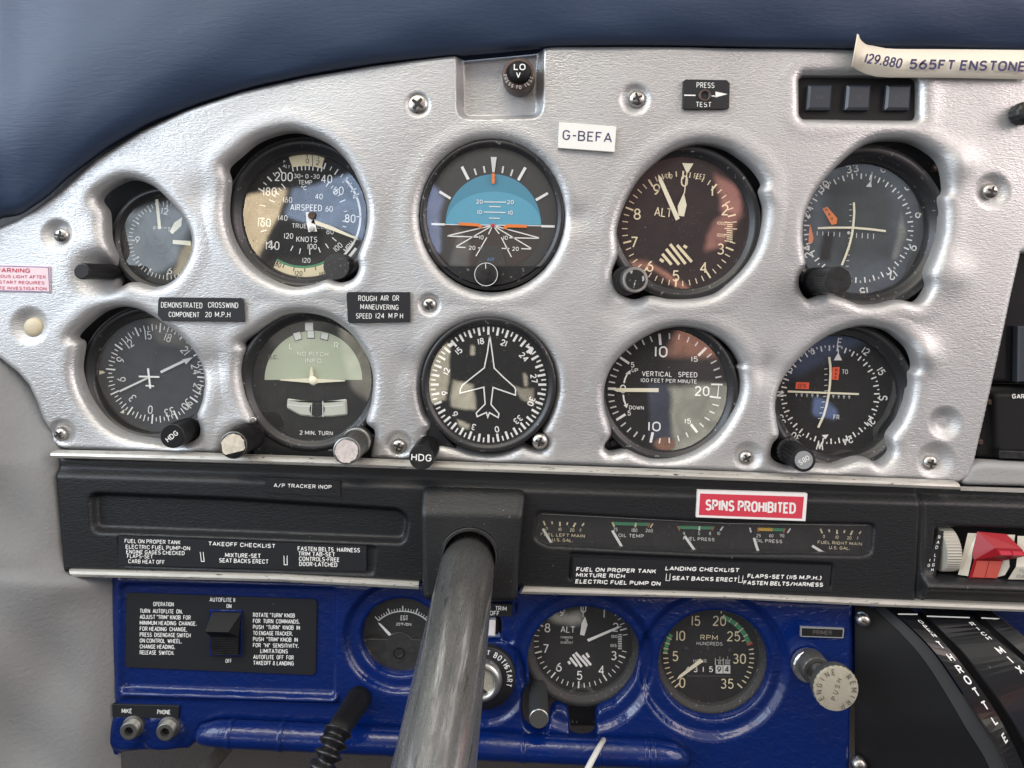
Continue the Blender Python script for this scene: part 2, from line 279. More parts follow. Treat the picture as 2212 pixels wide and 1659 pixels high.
# ------------------------------------------------------------------ lettering
def _arc(cx, cy, rx, ry, a0, a1):
    n = max(4, int(abs(a1-a0)/18)); return [(cx+rx*math.cos(R(a0+(a1-a0)*i/n)), cy+ry*math.sin(R(a0+(a1-a0)*i/n))) for i in range(n+1)]
_O = _arc(.30, .66, .30, .34, 90, 180)+_arc(.30, .34, .30, .34, 180, 360)+_arc(.30, .66, .30, .34, 0, 90)
_C = _arc(.30, .68, .29, .32, 15, 180)+_arc(.30, .32, .29, .32, 180, 345)
_six = [(.46, .99), (.30, .90), (.14, .70), (.03, .45)]+_arc(.29, .31, .28, .31, 165, 520)
GL = {'A': (.66, [[(0, 0), (.33, 1), (.66, 0)], [(.12, .32), (.54, .32)]]),
 'B': (.56, [[(.30, .53), (0, .53)], [(0, .53), (0, 1), (.30, 1)]+_arc(.30, .765, .22, .235, 90, -90), [(.30, .53)]+_arc(.30, .265, .26, .265, 90, -90)+[(0, 0), (0, .53)]]),
 'C': (.58, [_C]), 'D': (.58, [[(0, .5), (0, 1), (.24, 1)]+_arc(.24, .66, .34, .34, 90, 0)+_arc(.24, .34, .34, .34, 0, -90)+[(0, 0), (0, .5)]]),
 'E': (.48, [[(.48, 1), (0, 1), (0, 0), (.48, 0)], [(0, .52), (.40, .52)]]), 'F': (.46, [[(.46, 1), (0, 1), (0, 0)], [(0, .52), (.38, .52)]]),
 'G': (.60, [_arc(.30, .68, .29, .32, 20, 180)+_arc(.30, .32, .29, .32, 180, 360)+[(.59, .46), (.34, .46)]]),
 'H': (.56, [[(0, 0), (0, 1)], [(.56, 0), (.56, 1)], [(0, .52), (.56, .52)]]), 'I': (.02, [[(.01, 0), (.01, 1)]]),
 'J': (.42, [[(.42, 1), (.42, .25)]+_arc(.21, .22, .21, .22, 0, -180)]), 'K': (.56, [[(0, 0), (0, 1)], [(.54, 1), (0, .40)], [(.19, .60), (.56, 0)]]),
 'L': (.44, [[(0, 1), (0, 0), (.44, 0)]]), 'M': (.72, [[(0, 0), (0, 1), (.36, .22), (.72, 1), (.72, 0)]]), 'N': (.58, [[(0, 0), (0, 1), (.58, 0), (.58, 1)]]),
 'O': (.60, [_O]), 'P': (.54, [[(0, 0), (0, 1), (.30, 1)]+_arc(.30, .74, .24, .26, 90, -90)+[(0, .48)]]), 'Q': (.60, [_O, [(.36, .26), (.60, -.04)]]),
 'R': (.56, [[(0, 0), (0, 1), (.30, 1)]+_arc(.30, .74, .24, .26, 90, -90)+[(0, .48)], [(.28, .48), (.56, 0)]]),
 'S': (.56, [_arc(.28, .755, .255, .245, 28, 270)+_arc(.28, .255, .28, .255, 90, -152)]), 'T': (.56, [[(0, 1), (.56, 1)], [(.28, 1), (.28, 0)]]),
 'U': (.56, [[(0, 1), (0, .3)]+_arc(.28, .28, .28, .28, 180, 360)+[(.56, 1)]]), 'V': (.62, [[(0, 1), (.31, 0), (.62, 1)]]), 'W': (.84, [[(0, 1), (.20, 0), (.42, .85), (.64, 0), (.84, 1)]]),
 'X': (.58, [[(0, 0), (.58, 1)], [(0, 1), (.58, 0)]]), 'Y': (.58, [[(0, 1), (.29, .48), (.58, 1)], [(.29, .48), (.29, 0)]]), 'Z': (.54, [[(0, 1), (.54, 1), (0, 0), (.54, 0)]]),
 '0': (.56, [[(x*.93, y) for x, y in _O]]), '1': (.04, [[(.02, 0), (.02, 1)]]), '2': (.56, [_arc(.28, .715, .27, .285, 165, -35)+[(0, 0), (.56, 0)]]),
 '3': (.54, [_arc(.26, .765, .24, .235, 150, -90)+_arc(.26, .265, .28, .265, 90, -150)]), '4': (.60, [[(.44, 0), (.44, 1), (0, .28), (.60, .28)]]),
 '5': (.54, [[(.50, 1), (.08, 1), (.04, .55)]+_arc(.26, .32, .28, .32, 128, -150)]), '6': (.56, [_six]), '7': (.54, [[(0, 1), (.54, 1), (.18, 0)]]),
 '8': (.56, [_arc(.28, .765, .235, .235, -90, 270), _arc(.28, .265, .28, .265, 90, 450)]), '9': (.56, [[(.57-x, 1-y) for x, y in _six]]),
 '.': (.06, [[(.03, -.04), (.03, .16)]]), ',': (.06, [[(.05, .10), (.0, -.12)]]), '-': (.30, [[(0, .48), (.30, .48)]]), '/': (.44, [[(0, -.05), (.44, 1.05)]]),
 '(': (.24, [_arc(.32, .5, .32, .60, 106, 254)]), ')': (.24, [_arc(-.08, .5, .32, .60, -74, 74)]), '&': (.62, [[(.60, 0), (.12, .72)]+_arc(.28, .80, .17, .19, 200, -20)+[(.40, .66), (.06, .34)]+_arc(.25, .21, .22, .21, 150, 320)+[(.58, .42)]]),
 '"': (.16, [[(0, 1.02), (0, .78)], [(.16, 1.02), (.16, .78)]]), '°': (.24, [_arc(.12, .86, .12, .14, 0, 360)]), '+': (.36, [[(0, .5), (.36, .5)], [(.18, .3), (.18, .7)]]),
 '·': (.06, [[(.03, .45), (.03, .60)]]), '½': (.62, [[(.08, .55), (.08, 1)], [(.08, 0), (.5, 1)], _arc(.48, .30, .11, .13, 160, -40)+[(.36, 0), (.62, 0)]])}
def _stroke(pts, t, V, F):
    P = [np.array(p, float) for p in pts]
    P = [P[0]]+[b for a, b in zip(P, P[1:]) if np.linalg.norm(b-a) > 1e-5]
    n = len(P); closed = n > 3 and np.linalg.norm(P[0]-P[-1]) < 1e-4
    b0 = len(V)
    for i in range(n):
        if closed and i in (0, n-1): a, c = P[n-2], P[1]
        else: a, c = P[max(i-1, 0)], P[min(i+1, n-1)]
        d1 = P[i]-a; d2 = c-P[i]
        if np.linalg.norm(d1) < 1e-9: d1 = d2
        if np.linalg.norm(d2) < 1e-9: d2 = d1
        d1 = d1/np.linalg.norm(d1); d2 = d2/np.linalg.norm(d2)
        nn = np.array([-(d1+d2)[1], (d1+d2)[0]]); ln = np.linalg.norm(nn); nn = nn/ln if ln > 1e-6 else np.array([-d1[1], d1[0]])
        cs = max(0.55, nn.dot([-d1[1], d1[0]]))
        V.append(P[i]+nn*t/2/cs); V.append(P[i]-nn*t/2/cs)
    for i in range(n-1): q = b0+2*i; F.append((q, q+1, q+3, q+2))
def _split(pts, t):
    P = [np.array(p, float) for p in pts]; out = [[P[0]]]
    for i in range(1, len(P)):
        out[-1].append(P[i])
        if i < len(P)-1:
            d1 = P[i]-P[i-1]; d2 = P[i+1]-P[i]; c = d1.dot(d2)/max(1e-9, np.linalg.norm(d1)*np.linalg.norm(d2))
            if c < -0.15:
                out[-1][-1] = P[i]+d1/np.linalg.norm(d1)*t*.25; out.append([P[i]-d2/np.linalg.norm(d2)*t*.25])
    return out
_tc = {}
def thick(bold, ratio): return (0.125+bold*1.5)*min(1.0, 0.42+0.58*ratio)
def natural(s):
    return sum(.36 if c == ' ' else GL[c][0]+.30-(.05 if c in 'ATVYL7-' else 0) for c in s)-.30
def glyphs(s, bold, ratio=1.0):
    """engraved single-stroke lettering; cap height 1, x scaled by ratio, stroke width untouched"""
    key = (s, bold, round(ratio, 4))
    if key in _tc: return _tc[key]
    t = thick(bold, ratio); V = []; F = []; x = 0.0; lay = []
    for c in s:
        if c == ' ': x += .36; continue
        w_, strokes = GL[c]
        k_ = 0
        for st in strokes:
            for piece in _split([((x+px)*ratio+t/2, py*(1-t)+t/2) for px, py in st], t):
                _stroke(piece, t, V, F); lay += [k_]*(len(V)-len(lay)); k_ += 1
        x += w_+.30-(.05 if c in 'ATVYL7-' else 0)
    _tc[key] = ([(p[0], p[1], l) for p, l in zip(V, lay)], F, (x-.30)*ratio+t); return _tc[key]

# ------------------------------------------------------------------ frames and mesh builders
class Frame:
    """a plane parallel to the panel at depth h; u,v in the units of one survey sheet (offset ox,oy and factor f), w towards the cabin"""
    def __init__(s, ox, oy, f, h, u0=0, v0=0, tilt=1.5):
        s.ox, s.oy, s.f, s.h, s.u0, s.v0, s.tilt = ox, oy, f, h, u0, v0, tilt
        s.k = S*(D-h)/D
        s.origin = W(ox+f*u0, oy+f*v0, h)
    def at(s, h): return Frame(s.ox, s.oy, s.f, h, s.u0, s.v0, s.tilt)
    def p(s, u, v, w=0.0):
        return ((u-s.u0)*s.f*s.k, -w*S, -(v-s.v0)*s.f*s.k)
class MB:
    def __init__(s, fr): s.fr = fr; s.v = []; s.f = []; s.mi = []; s.m = []; s.sm = []
    def _m(s, m):
        if m not in s.m: s.m.append(m)
        return s.m.index(m)
    def face(s, idx, m, smooth=False): s.f.append(tuple(idx)); s.mi.append(s._m(m)); s.sm.append(smooth)
    def pt(s, u, v, w=0): s.v.append(s.fr.p(u, v, w)); return len(s.v)-1
    def poly(s, pts, m, w=0.5):
        a = sum(pts[i][0]*pts[(i+1) % len(pts)][1]-pts[(i+1) % len(pts)][0]*pts[i][1] for i in range(len(pts)))
        if a > 0: pts = pts[::-1]
        s.face([s.pt(u, v, w) for u, v in pts], m)
    def line(s, u0, v0, u1, v1, t, m, w=0.5, t1=None):
        t1 = t if t1 is None else t1
        dx, dy = u1-u0, v1-v0; L = math.hypot(dx, dy) or 1; nx, ny = -dy/L/2, dx/L/2
        s.poly([(u0+nx*t, v0+ny*t), (u1+nx*t1, v1+ny*t1), (u1-nx*t1, v1-ny*t1), (u0-nx*t, v0-ny*t)], m, w)
    def path(s, pts, t, m, w=0.5):
        """a painted stroke with mitred corners"""
        n = len(pts); L = []; Rr = []
        for i in range(n):
            a = pts[max(i-1, 0)]; b = pts[min(i+1, n-1)]; c = pts[i]
            d1 = np.array(c, float)-a; d2 = np.array(b, float)-c
            if i == 0: d1 = d2
            if i == n-1: d2 = d1
            d1 = d1/(np.linalg.norm(d1) or 1); d2 = d2/(np.linalg.norm(d2) or 1)
            nn = np.array([-(d1+d2)[1], (d1+d2)[0]]); ln = np.linalg.norm(nn)
            nn = nn/ln if ln > 1e-6 else np.array([-d1[1], d1[0]])
            cs = max(0.35, nn.dot([-d1[1], d1[0]]))
            L.append(s.pt(c[0]+nn[0]*t/2/cs, c[1]+nn[1]*t/2/cs, w)); Rr.append(s.pt(c[0]-nn[0]*t/2/cs, c[1]-nn[1]*t/2/cs, w))
        for i in range(n-1): s.face((L[i], L[i+1], Rr[i+1], Rr[i]), m)
    def prism(s, pts, m, w0, w1, bevel=0, side=None):
        """closed block: outline pts from w0 up to w1, with a chamfer"""
        a = sum(pts[i][0]*pts[(i+1) % len(pts)][1]-pts[(i+1) % len(pts)][0]*pts[i][1] for i in range(len(pts)))
        if a > 0: pts = pts[::-1]
        n = len(pts); cx = sum(p[0] for p in pts)/n; cy = sum(p[1] for p in pts)/n
        def ins(d):
            out = []
            for i in range(n):
                p0 = np.array(pts[i-1], float); p1 = np.array(pts[i], float); p2 = np.array(pts[(i+1) % n], float)
                e1 = (p1-p0)/(np.linalg.norm(p1-p0) or 1); e2 = (p2-p1)/(np.linalg.norm(p2-p1) or 1)
                n1 = np.array([e1[1], -e1[0]]); n2 = np.array([e2[1], -e2[0]])
                q = n1+n2; q = q/max(0.4, q.dot(n1)) if np.linalg.norm(q) > 1e-6 else n1
                if (np.array([cx, cy])-p1).dot(q) < 0: q = -q
                out.append(p1+q*d)
            return out
        rings = [[s.pt(*p, w0) for p in pts]]
        if bevel:
            bz = bevel*s.fr.f
            rings.append([s.pt(*p, w1-bz) for p in pts]); rings.append([s.pt(*p, w1) for p in ins(bevel)])
        else: rings.append([s.pt(*p, w1) for p in pts])
        for a_, b_ in zip(rings, rings[1:]):
            for i in range(n): s.face((a_[i], a_[(i+1) % n], b_[(i+1) % n], b_[i]), side or m)
        s.face(rings[-1], m); s.face(rings[0][::-1], m)
    def arc(s, cu, cv, r0, r1, a0, a1, m, w=0.5, n=None):
        n = n or max(3, int(abs(a1-a0)/4)); A0 = []; B0 = []
        for i in range(n+1):
            t = R(a0+(a1-a0)*i/n)
            A0.append(s.pt(cu+r0*math.sin(t), cv-r0*math.cos(t), w)); B0.append(s.pt(cu+r1*math.sin(t), cv-r1*math.cos(t), w))
        for i in range(n): s.face((A0[i], A0[i+1], B0[i+1], B0[i]), m)
    def disc(s, cu, cv, r, m, w=0.0, n=64, ry=None):
        ry = ry or r
        s.face([s.pt(cu+r*math.cos(2*math.pi*i/n), cv-ry*math.sin(2*math.pi*i/n), w) for i in range(n)], m)
    def ticks(s, cu, cv, r0, r1, angles, t, m, w=0.5):
        for a in angles:
            x, y = math.sin(R(a)), -math.cos(R(a)); s.line(cu+r0*x, cv+r0*y, cu+r1*x, cv+r1*y, t, m, w)
    def lathe(s, cu, cv, prof, m, n=64, flute=None, mats=None, smooth=True, cap=True, ry=1.0):
        """profile of (radius in sheet units, w in panel units); flute=(count, depth, from ring, to ring)"""
        rings = []
        for j, (r, w) in enumerate(prof):
            ring = []
            for i in range(n):
                t = 2*math.pi*i/n; rr = r
                if flute and flute[2] <= j <= flute[3]: rr = r*(1-flute[1]*(0.5+0.5*math.cos(t*flute[0])))
                ring.append(s.pt(cu+rr*math.cos(t), cv-ry*rr*math.sin(t), w))
            rings.append(ring)
        for j in range(len(rings)-1):
            mm = mats[j] if mats else m
            for i in range(n): s.face((rings[j][i], rings[j][(i+1) % n], rings[j+1][(i+1) % n], rings[j+1][i]), mm, smooth)
        if cap: s.face(rings[-1], mats[-1] if mats else m)
    def text(s, t, u, v, cap, m, width=None, align='c', rot=None, bold=0.0, w=0.6, squeeze=1.0, shear=0.0):
        ratio = max(0.2, (width/cap-(0.11+bold*1.3))/natural(t)) if width and len(t) > 1 else squeeze
        vv, ff, wd = glyphs(t, bold, ratio)
        rot = s.fr.tilt if rot is None else rot
        sx = cap; tw = wd*sx
        off = {'c': -tw/2, 'l': 0, 'r': -tw}[align]
        c, sn = math.cos(R(rot)), math.sin(R(rot)); b0 = len(s.v)
        for x, y, ly in vv:
            y2 = (y-0.5)*cap; x2 = x*sx+off+shear*y2
            du = x2*c+y2*sn; dv = x2*sn-y2*c
            s.v.append(s.fr.p(u+du, v+dv, w+0.07*ly))
        mi = s._m(m)
        for f in ff: s.f.append(tuple(b0+i for i in f)); s.mi.append(mi); s.sm.append(False)
    def lines(s, rows, u, v, dv, cap, m, **kw):
        for i, t in enumerate(rows): s.text(t, u, v+i*dv, cap, m, **kw)
ORIG = {}
def link(name, mb, parent=None, auto=False):
    me = bpy.data.meshes.new(name); me.from_pydata(mb.v, [], mb.f)
    for m in mb.m: me.materials.append(m)
    me.polygons.foreach_set('material_index', mb.mi); me.polygons.foreach_set('use_smooth', mb.sm); me.update()
    o = bpy.data.objects.new(name, me); COL.objects.link(o)
    org = Vector(mb.fr.origin)
    if parent: o.parent = parent; o.location = org-ORIG[parent.name]
    else: o.location = org
    ORIG[o.name] = org
    return o
def tag(o, label, cat, group=None, kind=None):
    o['label'] = label; o['category'] = cat
    if group: o['group'] = group
    if kind: o['kind'] = kind
    return o
def thing(name, fr, label, cat, group=None):
    o = bpy.data.objects.new(name, None); COL.objects.link(o); o.location = fr.origin; o.empty_display_size = 0.01
    ORIG[o.name] = Vector(fr.origin); return tag(o, label, cat, group)
def smooth_by_angle(o, ang=40):
    me = o.data
    try: me.set_sharp_from_angle(angle=R(ang))
    except Exception: pass

# ------------------------------------------------------------------ moulded sheets (height fields with holes)
def crom(pts, n=6):
    out = []; m = len(pts); P = [np.array(p, float) for p in pts]
    for i in range(m):
        p0, p1, p2, p3 = P[i-1], P[i], P[(i+1) % m], P[(i+2) % m]
        for j in range(n):
            t = j/n
            out.append(0.5*((2*p1)+(-p0+p2)*t+(2*p0-5*p1+4*p2-p3)*t*t+(-p0+3*p1-3*p2+p3)*t**3))
    return np.array(out)
def ell(cx, cy, rx, ry=None, n=48):
    ry = ry or rx
    return np.array([(cx+rx*math.cos(2*math.pi*i/n), cy+ry*math.sin(2*math.pi*i/n)) for i in range(n)])
def rbox(x0, y0, x1, y1, r=8, skew=0.0):
    out = []
    for cx, cy, a in ((x1-r, y0+r, -90), (x1-r, y1-r, 0), (x0+r, y1-r, 90), (x0+r, y0+r, 180)):
        for j in range(5):
            t = R(a+90*j/4); out.append((cx+r*math.cos(t), cy+r*math.sin(t)))
    out = np.array(out); out[:, 1] += (out[:, 0]-(x0+x1)/2)*skew
    return out
def rpoly(pts, r, n=4):
    """polygon with rounded corners"""
    out = []; m = len(pts); P = [np.array(p, float) for p in pts]
    for i in range(m):
        a, b, c = P[i-1], P[i], P[(i+1) % m]
        d1 = a-b; d2 = c-b; l1 = np.linalg.norm(d1); l2 = np.linalg.norm(d2); q = min(r, l1*0.45, l2*0.45)
        s0 = b+d1/l1*q; s1 = b+d2/l2*q
        for j in range(n+1):
            t = j/n; out.append((1-t)**2*s0+2*t*(1-t)*b+t*t*s1)
    return np.array(out)
def sdf(poly, X, Y, far=90.0):
    """signed distance, positive inside"""
    poly = np.asarray(poly, float)
    res = np.full(X.shape, -far)
    x0, y0 = poly.min(0)-far; x1, y1 = poly.max(0)+far
    m = (X > x0) & (X < x1) & (Y > y0) & (Y < y1)
    x = X[m]; y = Y[m]
    d2 = np.full(x.shape, 1e12); ins = np.zeros(x.shape, bool)
    n = len(poly)
    for i in range(n):
        ax, ay = poly[i]; bx, by = poly[(i+1) % n]
        ex, ey = bx-ax, by-ay; L = ex*ex+ey*ey+1e-12
        t = np.clip(((x-ax)*ex+(y-ay)*ey)/L, 0, 1)
        d2 = np.minimum(d2, (x-ax-t*ex)**2+(y-ay-t*ey)**2)
        c = ((ay > y) != (by > y)) & (x < ex*(y-ay)/(ey if abs(ey) > 1e-9 else 1e-9)+ax)
        ins ^= c
    d = np.sqrt(d2); res[m] = np.where(ins, d, -d)
    return np.clip(res, -far, None)
def sstep(x): x = np.clip(x, 0, 1); return x*x*(3-2*x)
def sheet(name, m, outline, holes=(), step=3.0, rout=12, rhole=18, feats=(), rim=None, h0=0.0, wall=30, extra=None, warp=False, parent=None, drop=None):
    """moulded sheet following an outline, edges and holes rolled back. feats = (polygon, height, width)"""
    outline = np.asarray(outline, float)
    x0, y0 = outline.min(0)-step*2; x1, y1 = outline.max(0)+step*2
    xs = np.arange(x0, x1, step); ys = np.arange(y0, y1, step)
    X, Y = np.meshgrid(xs, ys)
    def dist(X, Y, parts=False):
        a = sdf(outline, X, Y, 400.0); b = np.full(X.shape, 90.0)
        for h in holes: b = np.minimum(b, -sdf(h, X, Y))
        return (a, b) if parts else np.minimum(a, b)
    Dg = dist(X, Y)
    cen = 0.25*(Dg[:-1, :-1]+Dg[1:, :-1]+Dg[:-1, 1:]+Dg[1:, 1:]); keep = cen > 0
    cnt = np.zeros(X.shape, int)
    cnt[:-1, :-1] += keep; cnt[1:, :-1] += keep; cnt[:-1, 1:] += keep; cnt[1:, 1:] += keep
    bnd = (cnt > 0) & (cnt < 4)
    for it in range(3):
        e = 0.5
        bx, by = X[bnd], Y[bnd]; d = dist(bx, by)
        gx = (dist(bx+e, by)-dist(bx-e, by))/(2*e); gy = (dist(bx, by+e)-dist(bx, by-e))/(2*e)
        g = np.maximum(gx*gx+gy*gy, 0.3); mv = np.clip(d/g, -step, step)
        X[bnd] -= mv*gx; Y[bnd] -= mv*gy
    a, b = dist(X, Y, True)
    def roll(d, r): 
        t = np.clip(r-d, 0, r); return -(r-np.sqrt(np.maximum(r*r-t*t, 0)))
    H = np.zeros(X.shape)
    H += roll(np.maximum(a, 0), rout)*(0.8 if drop is None else drop)
    if len(holes): H += roll(np.maximum(b, 0), rhole)
    if rim: H += rim[0]*np.exp(-((b-rim[1])/rim[2])**2)
    for poly, hh, wd in feats: H += hh*sstep(0.5+sdf(poly, X, Y)/wd/2)
    if extra is not None: H += extra(X, Y, a, b)
    H += h0
    used = cnt > 0; idx = -np.ones(X.shape, int); idx[used] = np.arange(used.sum())
    k = (D-H)/D if warp else (D-h0)/D
    V = np.stack([(X-VX)*S*k, -H*S, (VY-Y)*S*k], -1)[used]
    J, I = np.nonzero(keep)
    q = np.stack([idx[J, I], idx[J+1, I], idx[J+1, I+1], idx[J, I+1]], 1)
    faces = q.tolist(); verts = V.tolist()
    if wall:
        edges = {}
        e = np.concatenate([q[:, [0, 1]], q[:, [1, 2]], q[:, [2, 3]], q[:, [3, 0]]])
        key = np.sort(e, 1); _, inv_, c = np.unique(key, axis=0, return_inverse=True, return_counts=True)
        be = e[c[inv_.ravel()] == 1]
        nv = {}
        for i, j in be.tolist():
            for t in (i, j):
                if t not in nv:
                    nv[t] = len(verts); v = verts[t]; verts.append([v[0], v[1]+wall*S, v[2]])
            faces.append([j, i, nv[i], nv[j]])
    c0 = np.array(V).mean(0)
    verts = (np.array(verts)-c0).tolist()
    me = bpy.data.meshes.new(name); me.from_pydata(verts, [], faces); me.materials.append(m)
    me.polygons.foreach_set('use_smooth', [True]*len(faces)); me.update()
    o = bpy.data.objects.new(name, me); COL.objects.link(o)
    org = Vector(c0)
    if parent: o.parent = parent; o.location = org-ORIG[parent.name]
    else: o.location = org
    ORIG[o.name] = org
    return o

# survey sheets: offset x, offset y, factor
F1 = (0, 329.2, .248); F2 = (439, 219.4, .2646); F3 = (850.3, 82.3, .3472); F4 = (1289.2, 246.9, .26455)
F5 = (1673.2, 246.9, .26455); F5b = (1344, 54.9, .3923); F6 = (0, 603.5, .248); F7 = (438.9, 630.9, .24796)
F8 = (850.3, 630.9, .248); F9 = (1261.8, 658.3, .2315); F10 = (1618.4, 658.3, .24796); F11 = (1920.1, 603.5, .2975)
G1 = (82.3, 960, .2356); G2 = (521.2, 960, .2976); G3 = (1124.6, 1042.3, .1984); G4 = (1536.1, 1042.3, .1984)
G5 = (1892.7, 1042.3, .1818); G6 = (192, 1234.4, .256); G7 = (685.8, 1234.4, .256); H1 = (1097.2, 1261.8, .2728)
H2 = (1618.4, 1261.8, .2683); H3 = (0, 1152, .3055); H4 = (0, 0, .4464)
def conv(F, pts): return [(F[0]+F[2]*x, F[1]+F[2]*y) for x, y in pts]

# ================================================================== THE LARGE STRUCTURE
# ---- silver instrument panel
panel_out = [(-90, 545), (-40, 500), (30, 474), (75, 445), (120, 412), (200, 342), (300, 281), (400, 236), (520, 196), (650, 165), (800, 140), (900, 127),
             (955, 121), (975, 119), (1170, 100), (1200, 98), (1500, 99), (1800, 103), (2000, 107), (2330, 114),
             (2330, 545), (2210, 548), (2185, 650), (2145, 830), (2108, 1000), (2096, 1032), (2072, 1046), (1600, 1022), (1100, 1004), (640, 988), (150, 974), (122, 968),
             (108, 955), (103, 930), (88, 905), (76, 868), (60, 833), (38, 806), (0, 776), (-90, 735)]
holes = [
 crom(conv(F1, [(1120, 230), (950, 290), (835, 400), (890, 510), (908, 700), (950, 900), (930, 1080), (980, 1180), (1130, 1130), (1330, 1172), (1500, 1110), (1630, 930), (1662, 760), (1600, 590), (1480, 440), (1320, 290)])),
 crom(conv(F2, [(690, 240), (450, 310), (290, 430), (180, 535), (195, 640), (175, 830), (185, 980), (235, 1140), (340, 1300), (500, 1430), (700, 1510), (880, 1495), (1000, 1455), (1110, 1478), (1215, 1445), (1262, 1360), (1255, 1260), (1310, 1100), (1335, 950), (1320, 800), (1270, 660), (1190, 510), (1060, 370), (880, 275)])),
 ell(1062, 467, 156, 165),
 crom(conv(F4, [(890, 240), (740, 255), (590, 315), (440, 430), (325, 560), (220, 760), (168, 950), (175, 1080), (170, 1170), (127, 1290), (150, 1420), (230, 1490), (330, 1512), (440, 1482), (590, 1508), (750, 1510), (890, 1490), (1010, 1440), (1200, 1265), (1310, 1090), (1360, 900), (1372, 760), (1335, 630), (1358, 560), (1290, 450), (1190, 360), (1060, 280)])),
 crom(conv(F5, [(980, 205), (840, 215), (715, 262), (590, 355), (470, 470), (340, 630), (260, 800), (236, 960), (250, 1120), (262, 1230), (212, 1330), (220, 1430), (290, 1510), (420, 1475), (560, 1500), (700, 1552), (860, 1550), (1020, 1515), (1180, 1532), (1265, 1410), (1255, 1290), (1320, 1130), (1372, 980), (1385, 800), (1372, 680), (1415, 600), (1365, 390), (1270, 290), (1130, 220)])),
 crom(conv(F6, [(1080, 240), (950, 255), (820, 320), (640, 495), (692, 560), (668, 750), (680, 870), (722, 1000), (790, 1120), (890, 1240), (1000, 1320), (1140, 1375), (1330, 1408), (1520, 1440), (1690, 1400), (1738, 1310), (1710, 1190), (1755, 1050), (1770, 900), (1745, 760), (1690, 640), (1580, 510), (1450, 410), (1300, 310), (1200, 262)])),
 np.array(list(crom(conv(F7, [(850, 190), (720, 205), (600, 260), (460, 355), (335, 445), (352, 500), (330, 590), (320, 700), (335, 820), (370, 950), (432, 1085), (440, 1150), (330, 1185), (240, 1250), (190, 1340), (180, 1440), (215, 1560), (600, 1580), (1000, 1580), (1380, 1580), (1450, 1430), (1490, 1230), (1440, 1170), (1415, 1120), (1455, 970), (1472, 800), (1460, 680), (1415, 560), (1330, 430), (1230, 325), (1110, 245), (980, 202)]), 4))),
 crom(conv(F8, [(825, 240), (600, 285), (400, 420), (280, 610), (238, 825), (275, 1040), (340, 1150), (295, 1250), (330, 1320), (440, 1325), (560, 1350), (690, 1395), (825, 1412), (960, 1395), (1110, 1330), (1195, 1360), (1290, 1370), (1335, 1290), (1290, 1215), (1340, 1100), (1385, 980), (1412, 825), (1375, 610), (1250, 420), (1050, 285)])),
 crom(conv(F9, [(950, 210), (820, 215), (690, 245), (560, 310), (440, 390), (330, 490), (245, 610), (195, 750), (187, 860), (205, 1000), (245, 1130), (255, 1220), (200, 1310), (205, 1355), (260, 1385), (400, 1360), (500, 1400), (620, 1440), (740, 1445), (860, 1430), (990, 1390), (1110, 1325), (1230, 1230), (1340, 1090), (1430, 930), (1472, 780), (1470, 660), (1450, 585), (1470, 550), (1390, 420), (1280, 320), (1130, 245)])),
 crom(conv(F10, [(1050, 192), (940, 195), (830, 222), (700, 275), (570, 360), (450, 470), (340, 600), (265, 740), (238, 880), (250, 1020), (265, 1140), (205, 1230), (200, 1330), (290, 1400), (420, 1420), (560, 1392), (750, 1400), (940, 1342), (1040, 1345), (1130, 1382), (1238, 1290), (1235, 1150), (1330, 1010), (1392, 860), (1420, 700), (1418, 600), (1452, 540), (1400, 385), (1320, 300), (1210, 225)])),
 rbox(1726, 166, 1982, 258, 12, 0.006),
]
holes = [(np.asarray(h_, float)-[VX, VY])*1.007+[VX, VY] for h_ in holes]
dents = [(903, 226, 30), (1372, 214, 38), (2145, 412, 44), (122, 506, 38), (66, 704, 46), (927, 658, 28), (860, 962, 34), (1616, 986, 36), (2022, 996, 46), (2042, 914, 40), (133, 936, 34)]
def panel_extra(X, Y, a, b):
    H = np.zeros(X.shape)
    for x, y, r in dents:
        d = np.hypot(X-x, Y-y); H -= 14*sstep((r-d)/(r*0.75))
    # recessed tray for the voltage lamp, open at the top
    t = sdf(rpoly([(990, 60), (1170, 60), (1166, 248), (992, 250)], 22), X, Y)
    H -= 40*sstep(0.5+t/18)
    # soft swells left by moulding
    H += 4*np.sin(X/173+1)*np.sin(Y/131+2)+1.5*np.sin(X/71+Y/97)
    H -= 60*np.exp(-((X-214)**2+(Y-590)**2)/34**2)
    # raised lobes over the lugs on the right
    for x, y, r, hh in ((2075, 352, 34, 12), (1995, 765, 34, 12), (2060, 590, 40, 9), (1900, 1015, 40, 8), (1640, 420, 30, 6), (1345, 660, 36, -9), (560, 905, 40, 9), (215, 470, 45, -6), (450, 420, 40, -6), (455, 790, 38, -8), (890, 790, 34, -6), (1245, 470, 30, -6), (1660, 800, 32, -8)):
        H += hh*np.exp(-((X-x)**2+(Y-y)**2)/r**2)
    return H
panel = sheet('instrument_panel', silver, panel_out, holes, 2.6, 14, 21, rim=(1.6, 28, 16), wall=20, extra=panel_extra)
tag(panel, 'silver leather-grained instrument panel with rolled round openings holding the flight gauges', 'instrument panel')
mb = MB(Frame(0, 0, 1, -100, 1100, 560)); mb.poly([(-100, 60), (2300, 60), (2300, 1120), (-100, 1120)], backing, 0); link('backing', mb, panel)

